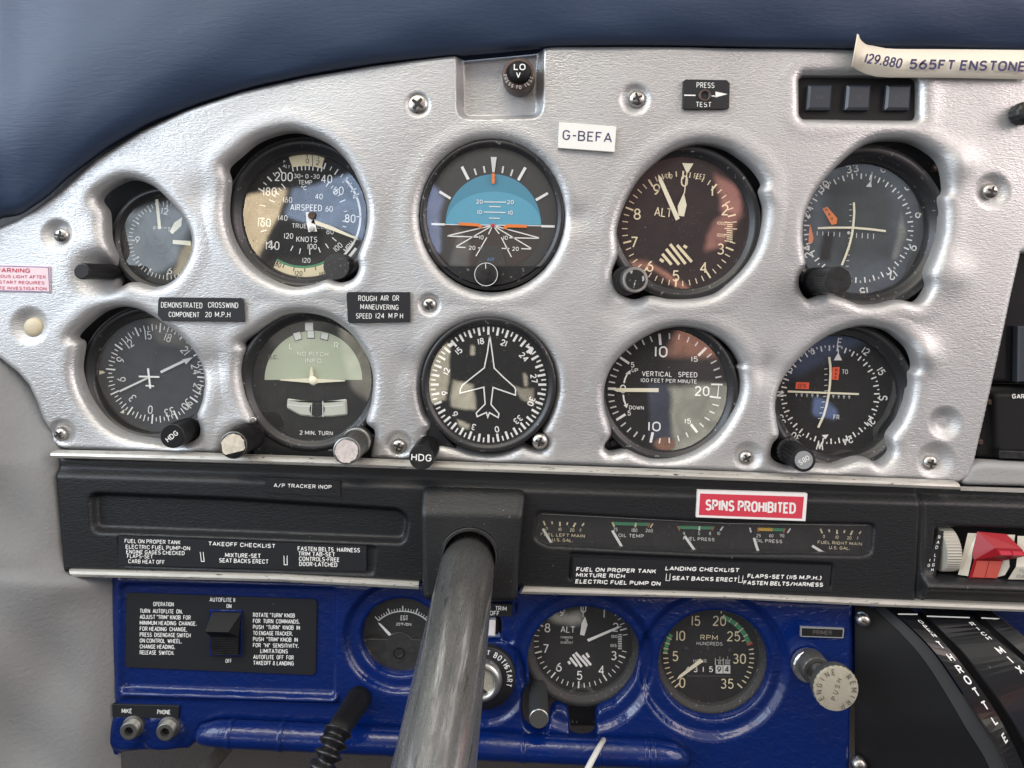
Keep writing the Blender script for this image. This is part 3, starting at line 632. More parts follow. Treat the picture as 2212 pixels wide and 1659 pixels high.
# ---- glareshield over the panel
g = MB(Frame(1100, 100, 1, 0)); edge = [(-120, 600), (-60, 520), (0, 468), (45, 461), (100, 424), (150, 378), (230, 318), (320, 266), (430, 222), (550, 185), (680, 157), (820, 135), (960, 120), (1080, 110), (1190, 99), (1350, 97), (1550, 99), (1800, 104), (2050, 108), (2340, 116)]
edge = edge[:2]+[tuple(p) for p in edge[2:]]
rows = []
E = np.array(edge, float)
fine = np.linspace(0, len(E)-1, 170)
ex = np.interp(fine, np.arange(len(E)), E[:, 0]); ey = np.interp(fine, np.arange(len(E)), E[:, 1])
ker = np.array([1, 2, 3, 2, 1])/9
exs = np.convolve(np.pad(ex, 2, 'edge'), ker, 'valid'); eys = np.convolve(np.pad(ey, 2, 'edge'), ker, 'valid')
prof = [(0, -40), (-2, -10), (-5, 5), (-13, 17), (-28, 27), (-60, 40), (-110, 52), (-180, 58), (-270, 54), (-380, 40), (-520, 10), (-680, -40)]
gv = []; 
for j, (dy, h) in enumerate(prof):
    for i in range(len(exs)):
        wob = (3.5*math.sin(exs[i]/90+dy/37)+2.5*math.sin(exs[i]/41-dy/23))*min(1, j/5)
        q = W(exs[i], eys[i]+4+dy, h+wob); q = q-Vector(g.fr.origin); gv.append(tuple(q))
g.v = gv; n = len(exs)
for j in range(len(prof)-1):
    for i in range(n-1): g.face((j*n+i, j*n+i+1, (j+1)*n+i+1, (j+1)*n+i), vinyl, True)
tag(link('glareshield', g), 'dark navy padded glareshield curving along the top of the silver panel', 'glareshield')

# ---- black lower strip with gauge window, shelf and checklist recesses
strip_out = [(112, 990), (640, 1001), (1100, 1017), (1600, 1036), (2075, 1056), (2330, 1068), (2330, 1330), (2212, 1312), (1893, 1302), (1564, 1288), (1134, 1272), (905, 1262), (603, 1247), (170, 1236), (134, 1240), (122, 1100)]
win = rpoly(conv(G3, [(190, 335), (700, 368), (1300, 405), (2074+0, 447)])+conv(G4, [(0, 447), (900, 458), (1770, 468), (1745, 770), (1640, 795), (900, 782), (0, 776)])+conv(G3, [(2000, 770), (1200, 735), (700, 705), (300, 688), (170, 620)]), 9, 3)
swin = rpoly(conv(G5, [(745, 548), (1500, 572), (2500, 610), (2500, 1200), (1300, 1148), (700, 1130)]), 6, 3)
def strip_extra(X, Y, a, b):
    H = np.zeros(X.shape)
    top = 990+(X-112)*0.0325          # upper edge line
    H -= 16*sstep((top+42-Y)/22)       # set-back ledge along the top
    H -= 10*np.exp(-((X-1989-(1180-Y)*0.05)/5.5)**2)  # seam between the two mouldings
    H -= 8*sstep((X-1992)/14)
    # slope below the switch window, facing up
    H += 26*np.exp(-((Y-(1262+(X-1990)*0.03))/16)**2)*sstep((X-1988)/14)
    return H
strip = sheet('lower_dash_strip', blackgrain, strip_out, [win, swin], 3.0, 12, 9,
      feats=[(rpoly([(196, 1068), (500, 1080), (862, 1103), (880, 1122), (872, 1172), (500, 1158), (200, 1148)], 16), -20, 7),
             (rpoly([(255, 1158), (812, 1181), (806, 1243), (262, 1222)], 8), -5, 3),
             (rpoly([(1232, 1194), (1800, 1218), (1794, 1272), (1228, 1254)], 8), -5, 3)],
      h0=26, wall=50, extra=strip_extra)
tag(strip, 'black grained plastic dash strip with a long shelf recess, below the silver panel', 'dash strip')
def hs_extra(X, Y, a, b):
    return -34*sstep((1120+(X-1010)*0.02-Y)/58)+0*X
hs = sheet('yoke_housing', housegrain, rpoly([(906, 1064), (1010, 1068), (1136, 1072), (1126, 1150), (1116, 1304), (1010, 1303), (912, 1300), (909, 1150)], 16), [ell(1014, 1201, 61, 59)], 3.0, 15, 7, h0=74, wall=90, extra=hs_extra, parent=strip)

# ---- metal trims
def trimbar(name, topc, botc, h, label, dents_=()):
    fr = Frame(0, 0, 1, h, topc[0][0], topc[0][1]); m_ = MB(fr)
    n = len(topc)
    pr = [(0.0, -20), (0.0, 0), (0.14, 4), (0.5, 6), (0.86, 4), (1.0, 0), (1.0, -20)]
    rings = []
    for (tx, ty), (bx, by) in zip(topc, botc):
        rings.append([m_.pt(tx+(bx-tx)*q, ty+(by-ty)*q, w) for q, w in pr])
    for a_, b_ in zip(rings, rings[1:]):
        for j in range(len(pr)-1): m_.face((a_[j], a_[j+1], b_[j+1], b_[j]), alum)
    m_.face(rings[0][::-1], alum); m_.face(rings[-1], alum)
    return tag(link(name, m_), label, 'trim strip', 'worn metal trim strips')
tt = [(112, 976), (400, 981), (640, 989), (1100, 1006), (1600, 1024), (2070, 1043)]
trimbar('trim_strip', tt, [(112, 989), (400, 998), (640, 1005), (1100, 1021), (1600, 1039), (2072, 1058)], 34, 'long worn metal trim strip between the silver panel and the black dash strip')
trimbar('trim_strip', [(150, 1230), (603, 1241), (905, 1257)], [(160, 1246), (603, 1257), (905, 1273)], 30, 'scratched metal trim strip under the takeoff checklist, above the switch placard')
trimbar('trim_strip', [(1132, 1268), (1564, 1281), (1893, 1295), (2340, 1312)], [(1122, 1283), (1564, 1293), (1893, 1310), (2340, 1327)], 30, 'worn metal trim strip under the landing checklist, running to the right edge')
sc_ = MB(Frame(0, 0, 1, 22, 2150, 1056)); sc_.prism([(2074, 1054), (2340, 1062), (2340, 1068), (2074, 1059)], alum, -14, 2); tag(link('trim_strip', sc_), 'thin bright trim line under the grey pad at the right edge', 'trim strip', 'worn metal trim strips')

# ---- blue lower panel
blue_out = [(236, 1238), (700, 1254), (1100, 1272), (1560, 1288), (1846, 1302), (1842, 1500), (1838, 1720), (1470, 1720), (1470, 1655), (1430, 1622), (1200, 1606), (800, 1582), (470, 1562), (440, 1572), (424, 1605), (404, 1622), (300, 1626), (262, 1630), (232, 1648), (226, 1600), (244, 1540), (238, 1420)]
egt_h = ell(868, 1373, 86, 82); alt_h = crom([(1261, 1309), (1205, 1322), (1160, 1360), (1140, 1415), (1143, 1470), (1128, 1500), (1135, 1560), (1175, 1575), (1195, 1530), (1226, 1536), (1232, 1580), (1256, 1592), (1284, 1580), (1290, 1535), (1330, 1512), (1368, 1465), (1382, 1405), (1362, 1355), (1320, 1322)], 5)
rpm_h = ell(1541, 1433, 119, 116); trimsw = rbox(1040, 1328, 1083, 1374, 5)
prim_h = ell(1740, 1440, 32, 34)
def blue_extra(X, Y, a, b):
    H = 4*np.exp(-((X-262)/10)**2)*sstep((1520-Y)/20)
    H += 9*np.exp(-((Y-(1497+(X-300)*0.028))/7)**2)*sstep((735-X)/10)*sstep((X-262)/10)
    return H
bp = sheet('lower_blue_panel', blue, blue_out, [(np.asarray(h_, float)-[VX, VY])*1.014+[VX, VY] for h_ in (egt_h, alt_h, rpm_h, trimsw)], 3.0, 16, 7,
     feats=[(rpoly([(262, 1262), (724, 1272), (722, 1508), (262, 1490)], 10), -9, 4), (ell(868, 1378, 124, 118), -13, 6), (rpoly([(1030, 1292), (1118, 1296), (1112, 1392), (1030, 1390)], 10), -6, 3),
            (ell(1262, 1432, 150, 150), -14, 8), (ell(1541, 1440, 158, 156), -14, 8), (ell(1045, 1470, 92, 96), -8, 6), (ell(905, 1510, 20, 16), 5, 5), (ell(268, 1580, 44, 40), 5, 8), (ell(352, 1585, 44, 40), 5, 8)],
     h0=-6, wall=26, extra=blue_extra)
tag(bp, 'glossy blue painted lower sub-panel holding round gauges beside the throttle quadrant', 'sub-panel')
def tube(mb_, pts, rad, m, n=16, cap=True, smooth=True):
    """sweep through world-space points (relative to the frame origin)"""
    P = [np.array(p, float) for p in pts]; rings = []
    up = np.array([0.0, 0.3, 1.0])
    for i in range(len(P)):
        t = P[min(i+1, len(P)-1)]-P[max(i-1, 0)]; t /= np.linalg.norm(t)
        s_ = np.cross(t, up); s_ /= np.linalg.norm(s_); q = np.cross(s_, t)
        r = rad[i] if hasattr(rad, '__len__') else rad
        b0 = len(mb_.v)
        for j in range(n):
            a = 2*math.pi*j/n; mb_.v.append(tuple(P[i]+s_*r*math.cos(a)+q*r*math.sin(a)))
        rings.append(list(range(b0, b0+n)))
    for a_, b_ in zip(rings, rings[1:]):
        for j in range(n): mb_.face((a_[j], a_[(j+1) % n], b_[(j+1) % n], b_[j]), m, smooth)
    if cap: mb_.face(rings[0][::-1], m); mb_.face(rings[-1], m)
def sweep(fr, pts, m, mb_=None, n=16):
    """pts = (px, py, h, radius in units at that depth)"""
    mb_ = mb_ or MB(fr); o = Vector(fr.origin)
    tube(mb_, [tuple(W(x, y, h)-o) for x, y, h, r in pts], [r*S*(D-h)/D for x, y, h, r in pts], m, n)
    return mb_
fr = Frame(0, 0, 1, 20, 900, 1600)
lip = [(424, 1592, 6, 9), (440, 1586, 10, 22), (470, 1584, 14, 27)]
lip += [(x, 1584+(x-470)*0.0475, 14, 28) for x in np.linspace(500, 1420, 24)]+[(1452, 1632, 12, 26), (1474, 1640, 6, 20), (1484, 1646, 0, 10)]
m_ = sweep(fr, lip, blue)
for bx in (500, 610, 735, 985, 1130, 1290, 1395, 1408):
    sweep(fr, [(bx-6, 1584+(bx-476)*0.0475, 14, 28.5), (bx-5, 1584+(bx-475)*0.0475, 14, 29.6), (bx+5, 1584+(bx-465)*0.0475, 14, 29.6), (bx+6, 1584+(bx-464)*0.0475, 14, 28.5)], blue, m_)
link('rolled_lip', m_, bp)

# ---- sidewall cloth, footwell, right hand stack
sw = MB(Frame(0, 0, 1, 0, 0, 1200)); o_ = Vector(sw.fr.origin)
edgeR = [(560, 10), (700, 40), (776, 62), (800, 78), (840, 96), (900, 118), (950, 134), (1000, 140), (1100, 150), (1180, 160), (1240, 172), (1252, 240), (1330, 243), (1450, 248), (1560, 246), (1659, 250), (1760, 255)]
ysl = np.linspace(700, 1760, 90); xe = np.interp(ysl, [e[0] for e in edgeR], [e[1] for e in edgeR]); NW = 26
for j, y in enumerate(ysl):
    # cloth tucks behind the strip at its right edge and comes towards the cabin to the left
    for i in range(NW+1):
        t = i/NW; x = xe[j]+12-(xe[j]+200)*t
        h = -18+150*t**1.1+26*math.sin(min(t*5, 1)*math.pi/2)*(1 if 1 else 0)
        if y < 1000: h -= 70*(1-min(1, max(0, (y-760)/240)))
        h += 9*math.sin(y/95+x/60)*min(1, t*3)+5*math.sin(y/37-x/48)*min(1, t*3)+14*math.exp(-((y-1262)/38)**2-((x-150)/60)**2)
        sw.v.append(tuple(W(x, y, h)-o_))
for j in range(len(ysl)-1):
    for i in range(NW):
        a_ = j*(NW+1)+i; sw.face((a_, a_+1, a_+NW+2, a_+NW+1), fabric, True)
tag(link('sidewall_trim', sw), 'grey cloth covered cabin sidewall filling the lower left corner', 'sidewall')
fw = MB(Frame(1100, 1650, 1, -260)); fw.poly([(-1700, -500), (1700, -500), (1700, 500), (-1700, 500)], carpet, 0)
o = link('footwell_floor', fw); o['kind'] = 'structure'
pp = sweep(Frame(0, 0, 1, -120, 430, 1640), [(490, 1610, -140, 16), (400, 1720, -60, 16)], carpet)
tag(link('footwell_pipe', pp), 'dull grey-brown pipe running down behind the blue panel at lower left', 'pipe')
rad = sheet('radio_stack', blackglossband, rpoly([(2100, 470), (2340, 470), (2340, 828), (2120, 828)], 8), (), 3.5, 10, 8, h0=-52, wall=60)
tag(rad, 'black radio unit at the right edge of the frame beside the silver panel', 'radio')
mb = MB(Frame(*F11, -34, 975, 600)); mb.prism([(930, 340), (1400, 330), (1400, 745), (925, 745)], smoke, -14, 6, 10); link('screen_bezel', mb, rad)
rad2 = sheet('navigation_radio', black, rpoly([(2094, 834), (2340, 838), (2340, 1000), (2106, 992)], 10), (), 3.0, 10, 8, feats=[(rpoly([(2136, 846), (2340, 850), (2340, 982), (2142, 974)], 14), 16, 6)], h0=-50, wall=60)
tag(rad2, 'lower black radio with white maker lettering cut by the right edge', 'radio')
mb = MB(Frame(*F11, -31, 940, 850, 1.5)); mb.text('GARMIN', 895, 848, 34, white, width=170, align='l', bold=0.03, w=0); link('lettering', mb, rad2)
mb = MB(Frame(*F11, -50, 920, 1260)); mb.prism([(750, 1225), (1300, 1250), (1300, 1300), (755, 1280)], knobblack, -10, 26, 6); link('bottom_flange', mb, rad2)
for zx, zy in ((728, 890), (660, 1180)):
    mb = MB(Frame(*F11, -46, zx, zy)); mb.lathe(zx, zy, [(22, 0), (22, 3), (14, 5)], rusty, 20); link('side_screw', mb, rad2)
pad = sheet('grey_pad', greypad, rpoly([(2078, 1040), (2098, 1006), (2130, 1000), (2340, 1010), (2340, 1056), (2085, 1050)], 10), (), 3.0, 14, 8, h0=0, wall=30)
tag(pad, 'small grey padded trim block below the radios at the right edge', 'pad')

# ================================================================== GAUGES
def gauge(name, F, h, pivot, gc, gr, R_, label, dial=dialblack, bez=bezel, lip=8, tilt=1.5, flange=None, glassw=None, dialdrop=10, ry=1.0, deep=45):
    """F sheet, h depth of the glass; gc, gr = centre and radius of the glass; R_ = outer radius of the bezel"""
    fr = Frame(*F, h-dialdrop, pivot[0], pivot[1], tilt)
    e = thing(name, fr, label, 'gauge')
    bf = Frame(*F, h, gc[0], gc[1], tilt); b = MB(bf)
    dr = R_-gr
    b.lathe(gc[0], gc[1], [(gr*0.985, -dialdrop-2), (gr, 0), (gr+dr*0.12, lip*0.55), (gr+dr*0.30, lip*0.6), (gr+dr*0.36, lip), (gr+dr*0.8, lip), (R_*0.995, lip*0.5), (R_, -4), (R_, -deep)], bez, 96, cap=False, ry=ry)
    link('bezel', b, e)
    if flange:
        fl = MB(Frame(*F, h-24, gc[0], gc[1], tilt)); fl.prism(flange, bez, -14, 0, 6); link('mounting_flange', fl, e)
    d = MB(fr); d.disc(gc[0], gc[1], gr*1.01, dial, 0, 72, gr*1.01*ry); dl = link('dial_face', d, e)
    gmb = MB(bf); gmb.disc(gc[0], gc[1], gr*0.998, glass, 0, 72, gr*0.998*ry); link('cover_glass', gmb, e)
    return e, dl, fr
def sub(fr, dw=0.0):
    return MB(Frame(fr.ox, fr.oy, fr.f, fr.h+dw, fr.u0, fr.v0, fr.tilt))
def knob(name, F, tip, r, h, length, parent, label=None, m=knobblack, capm=None, rimm=None, flute=(40, 0.05), capr=0.86, skirt=None, txt=None, txtm=white, txtrot=0, txtcap=None, n=96, txtw=None, bold=0.02, shaft=None):
    fr = Frame(*F, h, tip[0], tip[1], 0)
    b = MB(fr); rr = r
    prof = [(rr*(skirt or 1), -length), (rr*(skirt or 1), -length*0.8 if skirt else -length*0.9), (rr, -length*0.78 if skirt else -length*0.85), (rr, -3), (rr*0.97, -0.8), (rr*capr, 0)]
    n = flute[0]*4 if flute else n
    b.lathe(tip[0], tip[1], prof, m, n, flute=(flute[0], flute[1]*1.5, 2, 3) if flute else None, mats=[m, m, m, rimm or m, rimm or m, m])
    if shaft: b.lathe(tip[0], tip[1], [(shaft, -length-60), (shaft, -length)], m, 32, cap=False)
    k = link(name, b, parent); smooth_by_angle(k, 35)
    if label: k['label'] = label
    if capm:
        c = MB(fr)
        if capm in (peeled, peeledpink):
            pts = []
            for i in range(28):
                t = 2*math.pi*i/28; q = capr*r*(0.93+0.07*random.uniform(-1, 0.6)); x = q*math.cos(t); y = -q*math.sin(t)
                if capm is peeled: y = min(y, capr*r*(0.58-0.25*x/(capr*r)))
                pts.append((tip[0]+x, tip[1]+y))
            c.prism(pts, capm, 0.2, 1.4)
        else: c.lathe(tip[0], tip[1], [(r*capr*0.97, 0.05), (r*capr*0.97, 0.9)], capm, 48)
        link('knob_cap', c, k)
    if txt:
        t_ = MB(fr); t_.text(txt, tip[0], tip[1], txtcap or r*0.42, txtm, rot=txtrot, bold=bold, w=1.6, width=txtw); link('lettering', t_, k)
    return k
def around(c, r, a): return c[0]+r*math.sin(R(a)), c[1]-r*math.cos(R(a))

# ---- electric clock
e, dl, fr = gauge('clock', F1, -62, (1395, 770), (1440, 766), 384, 462, 'small round electric clock set deep in the upper left opening', dial=dialgrey, lip=9)
m_ = sub(fr, 1); c = (1395, 770); q = (1458, 766)
m_.ticks(*q, 305, 340, range(0, 360, 6), 7, palegrey); m_.ticks(*q, 285, 345, range(0, 360, 30), 14, palegrey)
for t, u, v in (('12', 1437, 512), ('9', 1198, 760), ('6', 1480, 1032), ('3', 1700, 770)): m_.text(t, u, v, 58, palegrey, rot=6, bold=0.01)
m_.text('ELECT.', 1418, 670, 40, palegrey, width=160, rot=4)
link('markings', m_, dl)
p_ = sub(fr, 4); p_.line(1392, 668, 1366, 408, 26, lume); link('minute_hand', p_, e)
p_ = sub(fr, 5); p_.poly([(1478, 690), (1502, 712), (1580, 640), (1586, 566), (1520, 610)], lume); link('hour_hand', p_, e)
p_ = sub(fr, 6); p_.poly([(1505, 762), (1662, 772), (1660, 812), (1505, 796)], lume); link('alarm_hand', p_, e)
p_ = sub(fr, 1); p_.lathe(*c, [(112, 0), (112, 1.5), (104, 2), (52, 2), (50, 4), (44, 5)], dialgrey, 48); link('hub', p_, e)
knob('winding_knob', F1, (712, 1035), 72, 66, 128, e, capr=0.84, flute=(36, 0.05), rimm=None, capm=dialgrey)

# ---- airspeed indicator
P2 = (865, 930)
e, dl, fr = gauge('airspeed_gauge', F2, -70, P2, (830, 930), 505, 640, 'airspeed gauge with cream window bands and a white pointer near 110', lip=16, dialdrop=8)
m_ = sub(fr, 1); c = (850, 940)
m_.ticks(*c, 410, 462, [-30, -45, -60, 19, 33, 46, 60, 66], 11, white); m_.ticks(*c, 420, 455, [-38, -52, 26, 40, 53], 7, white)
m_.arc(*c, 425, 442, 46, 137, white); m_.ticks(*c, 402, 442, [46, 68, 90, 113], 8, white); m_.arc(*c, 425, 442, 137, 139, white)
m_.poly([(1192, 1290), (1175, 1270), (1240, 1190), (1258, 1205)], white)
m_.ticks(*c, 290, 340, [-38, -52, -66, 32, 48, 66, 97], 8, white); m_.ticks(*c, 300, 330, [-45, -58, 40, 56, 82, 105], 6, white)
for a in (115, 130, 146, 160, 176, 192, 206): m_.ticks(*c, 265, 310, [a], 8, white)
m_.ticks(*c, 350, 400, [228, 236, 252, 268, 284], 9, white)
for t, u, v, cp in (('200', 658, 613, 74), ('180', 545, 735, 70), ('160', 500, 988, 68), ('140', 567, 1176, 70), ('80', 1200, 955, 68), ('60', 1103, 727, 68), ('40', 1008, 632, 70)): m_.text(t, u, v, cp, white, squeeze=0.82)
for t, u, v in (('160', 690, 803), ('140', 650, 950), ('120', 698, 1097), ('100', 890, 1184), ('80', 1036, 1060), ('60', 1028, 876), ('40', 945, 775)): m_.text(t, u, v, 46, white, squeeze=0.85)
m_.text('120', 843, 1296, 40, white, squeeze=0.85); m_.text('100', 1100, 1188, 48, white, rot=-42, squeeze=0.8); m_.text('MPH', 1190, 1186, 48, white, rot=-50, width=95)
m_.text('TEMP', 833, 660, 36, white, width=112); m_.text('30+ 0 -30', 845, 610, 36, white, width=210); m_.text('°C', 822, 706, 34, white, width=42)
m_.text('AIRSPEED', 840, 866, 52, white, width=258); m_.text('TRUE SPEED', 872, 1017, 38, white, width=295); m_.text('KNOTS', 846, 1125, 46, white, width=170)
m_.text('P', 662, 492, 22, white); m_.text('ALT', 680, 530, 24, white, width=58, rot=12)
m_.ticks((845)+0, 1130, 570, 610, [-11, -7.5, -4, -1, 2, 5, 9, 12], 9, white)
link('markings', m_, dl)
wnd = sub(fr, 1.2); wnd.poly([(697, 452), (770, 438), (850, 432), (930, 440), (990, 462), (965, 546), (900, 530), (850, 526), (790, 528), (728, 536)], cream)
wnd.text('0', 851, 486, 40, dialblack, w=0.9); wnd.text('2', 936, 500, 40, dialblack, w=0.9, rot=8); wnd.line(893, 440, 893, 530, 5, dialblack, 0.9); wnd.line(850, 434, 851, 458, 6, dialblack, 0.9); wnd.line(945, 448, 940, 472, 6, dialblack, 0.9)
link('altitude_window', wnd, dl); wnd = sub(fr, 1.2)
pts = [around((815, 950), 505, a) for a in range(150, 214, 6)]; pts2 = [around((815, 950), 410, a) for a in range(212, 148, -6)]
wnd.poly(pts+pts2, cream); wnd.arc(815, 950, 392, 408, 152, 212, green, 0.9)
for t, u, v, r_ in (('30', 613, 1330, 24), ('120', 780, 1402, 4), ('110', 972, 1410, -8)): wnd.text(t, u, v, 40, dialblack, rot=r_, w=0.9, squeeze=0.8)
for a in (154, 166, 178, 190, 202, 210): wnd.ticks(815, 950, 408, 440, [a], 7, dialblack, 0.9)
link('true_speed_window', wnd, dl)
p_ = sub(fr, 8); p_.poly([(895, 962), (1060, 1022), (1255, 1112), (1268, 1128), (1240, 1122), (1080, 1062), (880, 990)], lume)
p_.poly([(838, 902), (880, 905), (905, 960), (930, 1060), (860, 1065), (845, 1000)], white); link('pointer', p_, e)
p_ = sub(fr, 9); p_.lathe(890, 930, [(32, 0), (32, 3), (26, 5)], rusty, 24); p_.lathe(888, 1040, [(22, 0), (22, 2), (16, 3)], rimmetal, 24); link('pointer_pin', p_, e)
kk = knob('setting_knob', F2, (1085, 1345), 108, -20, 60, e, capr=0.5, flute=(14, 0.05), m=bezelrough)

# ---- attitude indicator
P3 = (617, 1165)
e, dl, fr = gauge('attitude_indicator', F3, -18, P3, (612, 1100), 408, 452, 'attitude indicator with blue sky half, brown ground and orange wing bars', dial=maskgrey, lip=5, dialdrop=8, ry=1.04)
sk = sub(fr, .6)
def half(cx, cy, rx, ry_, up, n=40, vmax=None):
    return [(cx+rx*math.cos(math.pi*i/n), cy-(ry_ if up else -ry_)*math.sin(math.pi*i/n)) for i in range(n+1)]
sk.poly(half(620, 1162, 298, 315, True), skyshade, 0); sk.poly(half(622, 1163, 296, 208, True), skyblue, 0.4)
gp = [(x, min(y, 1425)) for x, y in half(620, 1164, 296, 290, False)]; sk.poly(gp, ground, 0)
hb = link('horizon_disc', sk, dl)
m_ = sub(fr, 1.6)
for l_ in ((425, 800, 465, 880, 18), (820, 805, 775, 885, 18), (285, 955, 355, 998, 16), (960, 965, 885, 1008, 16), (235, 1157, 318, 1159, 13), (918, 1170, 1002, 1172, 14), (502, 812, 515, 852, 11), (560, 797, 568, 838, 11), (682, 798, 676, 840, 11), (741, 818, 728, 858, 11)): m_.line(*l_, white if l_[4] > 12 else palegrey)
m_.line(318, 1160, 918, 1168, 5, white)
for l_ in ((562, 1019, 700, 1021), (595, 1048, 665, 1050), (560, 1082, 697, 1086), (594, 1120, 660, 1122)): m_.line(*l_, 6, white)
for l_ in ((617, 1165, 335, 1230), (617, 1165, 390, 1297), (617, 1165, 590, 1220), (580, 1240, 512, 1357), (670, 1240, 733, 1362), (617, 1165, 657, 1218), (617, 1165, 905, 1243), (617, 1165, 855, 1308), (335, 1232, 528, 1238), (720, 1242, 905, 1246), (390, 1300, 448, 1303), (525, 1305, 560, 1306), (657, 1308, 720, 1310), (795, 1310, 855, 1312)): m_.line(*l_, 7, white)
for t, u, v in (('20', 534, 1018), ('20', 727, 1021), ('10', 535, 1082), ('10', 727, 1086), ('10', 546, 1240), ('10', 697, 1242), ('20', 488, 1305), ('20', 758, 1311)): m_.text(t, u, v, 26, white, bold=0.02)
m_.poly([(604, 740), (641, 740), (628, 835), (614, 835)], palegrey)
link('markings', m_, dl)
p_ = sub(fr, 4); p_.prism([(611, 842), (629, 842), (629, 905), (611, 905)], orange, 0, 2); link('bank_pointer', p_, e)
p_ = sub(fr, 4); p_.prism([(405, 1147), (520, 1152), (545, 1165), (554, 1182), (535, 1182), (525, 1172), (408, 1165)], orange, 0, 2); link('wing_bar', p_, e); p_ = sub(fr, 4); p_.prism([(828, 1162), (705, 1158), (686, 1172), (681, 1190), (700, 1188), (708, 1178), (830, 1180)], orange, 0, 2); link('wing_bar', p_, e)
p_ = sub(fr, 4); p_.lathe(617, 1165, [(12, 0), (12, 1.5), (7, 2.5)], red, 20); link('centre_dot', p_, e)
p_ = sub(fr, 2.2); p_.poly([(555, 1292), (668, 1292), (708, 1440), (500, 1440)], maskgrey, 0); p_.text('AIR', 603, 1377, 22, airblue, bold=0.02); link('pedestal', p_, dl)
p_ = MB(Frame(*F3, -10, 600, 1480)); pts = [around((606, 1100), 420, a) for a in range(126, 236, 6)]; pts = [(x, 1100+(y-1100)*1.04) for x, y in pts]; p_.prism([(x, max(1420, y)) for x, y in pts], bezel, -4, 1.5); link('lower_bezel', p_, e)
knob('caging_knob', F3, (575, 1470), 74, 14, 30, e, rimm=None, capr=0.9, flute=None); 
p_ = MB(Frame(*F3, 14, 575, 1470)); p_.arc(575, 1470, 69, 73, 0, 360, palegrey, 0.4, 48); p_.line(572, 1400, 573, 1435, 5, palegrey, 0.4); link('knob_ring', p_, e)

# ---- altimeters
def altimeter(name, F, h, c, gc, gr, R_, label, mk, mkc, spec):
    e, dl, fr = gauge(name, F, h, c, gc, gr, R_, label, lip=spec.get('lip', 9), bez=spec.get('bez', bezel), dialdrop=7)
    m_ = sub(fr, 1); r0, r1 = spec['r']
    rot = spec['rot']
    for i in range(50):
        a = rot+7.2*i; k5 = i % 5 == 0
        if spec['skip'][0] < a % 360 < spec['skip'][1]: continue
        m_.ticks(*spec['tc'], r0-(18 if k5 else 0)*spec['q'], r1+(4 if k5 else 0), [a], (14 if k5 else 8)*spec['q'], mk)
    for t, u, v in spec['num']: m_.text(t, u, v, spec['cap'], mk, bold=0.005, squeeze=0.9)
    for t, u, v, cp, wd in spec['txt']: m_.text(t, u, v, cp, mk, width=wd, rot=spec.get('trot', 3))
    for q in spec['hatch']: m_.line(*q, 24*spec['q'], mk)
    for q in spec['kol']: m_.line(*q, 8*spec['q'], mk)
    link('markings', m_, dl)
    for nm, pl, dw in spec['hands']:
        p_ = sub(fr, dw)
        for pp_ in pl: p_.poly(pp_, mkc)
        link(nm, p_, e)
    return e, fr
e, fr = altimeter('altimeter', F4, -34, (690, 900), (700, 885), 540, 640, 'large altimeter at upper right with cream numerals and crosshatched window', cream, lume, dict(
    r=(425, 470), rot=3.8, q=1.0, skip=(93, 103), tc=(675, 935), cap=92, trot=6,
    num=[('0', 715, 545), ('1', 944, 625), ('2', 1046, 780), ('3', 1010, 1100), ('4', 872, 1252), ('5', 645, 1320), ('6', 433, 1240), ('7', 302, 1045), ('8', 330, 815), ('9', 488, 614)],
    txt=[('ALT', 540, 800, 76, 140), ('100', 585, 505, 38, 62), ('FEET', 838, 508, 44, 92), ('1000', 1018, 890, 28, 70), ('1005', 1015, 988, 28, 66)],
    hatch=[(535, 1140, 610, 1228), (566, 1100, 672, 1228), (598, 1060, 724, 1222), (655, 1068, 775, 1205), (708, 1072, 735, 1090), (514, 1182, 545, 1204)],
    kol=[(1060+6*(i % 3 == 0)*-3, 880+17*i, 1108, 885+17*i) for i in range(10)],
    hands=[('short_hand', [[(710, 640), (733, 740), (712, 835), (665, 828), (660, 750)], [(697, 398), (788, 402), (737, 490)], [(731, 480), (740, 480), (718, 650), (710, 648)]], 3), ('long_hand', [[(500, 490), (530, 520), (678, 850), (645, 868), (505, 545)]], 5)]))
knob('setting_knob', F4, (315, 1350), 106, 34, 66, e, m=rimmetal, capm=chipcap, capr=0.80, flute=(60, 0.03))
p_ = MB(Frame(*F4, -20, 250, 1370)); p_.prism([tuple(q) for q in ell(240, 1360, 118, 120, 32)], bezel, -30, 0, 8); link('knob_lug', p_, e)
e, fr = altimeter('altimeter', H1, -58, (590, 480), (595, 478), 396, 488, 'second altimeter with white numerals, low in the blue panel', white, white, dict(bez=bezelrough, lip=10,
    r=(335, 372), rot=3, q=0.8, skip=(85, 97), tc=(578, 448), cap=72, trot=2,
    num=[('9', 428, 218), ('1', 762, 232), ('2', 852, 340), ('3', 838, 565), ('4', 740, 680), ('5', 567, 722), ('6', 403, 656), ('7', 297, 510), ('8', 313, 345), ('0', 598, 190)],
    txt=[('ALT', 473, 358, 52, 110), ('CALIBRATED', 465, 420, 17, 96), ('TO', 466, 441, 17, 22), ('20,000 FEET', 465, 462, 17, 98), ('1010', 842, 413, 24, 48), ('1015', 836, 485, 24, 48)],
    hatch=[(478, 610, 492, 632), (492, 582, 548, 650), (515, 555, 584, 655), (535, 540, 630, 648), (590, 562, 658, 640), (620, 545, 642, 580)],
    kol=[(872, 398+14*i, 902, 399+14*i) for i in range(9)],
    hands=[('short_hand', [[(610, 255), (630, 320), (605, 407), (571, 400), (582, 312)], [(592, 180), (599, 180), (598, 262), (591, 262)]], 3), ('long_hand', [[(625, 436), (638, 456), (872, 352), (905, 332), (865, 336)]], 5)]))
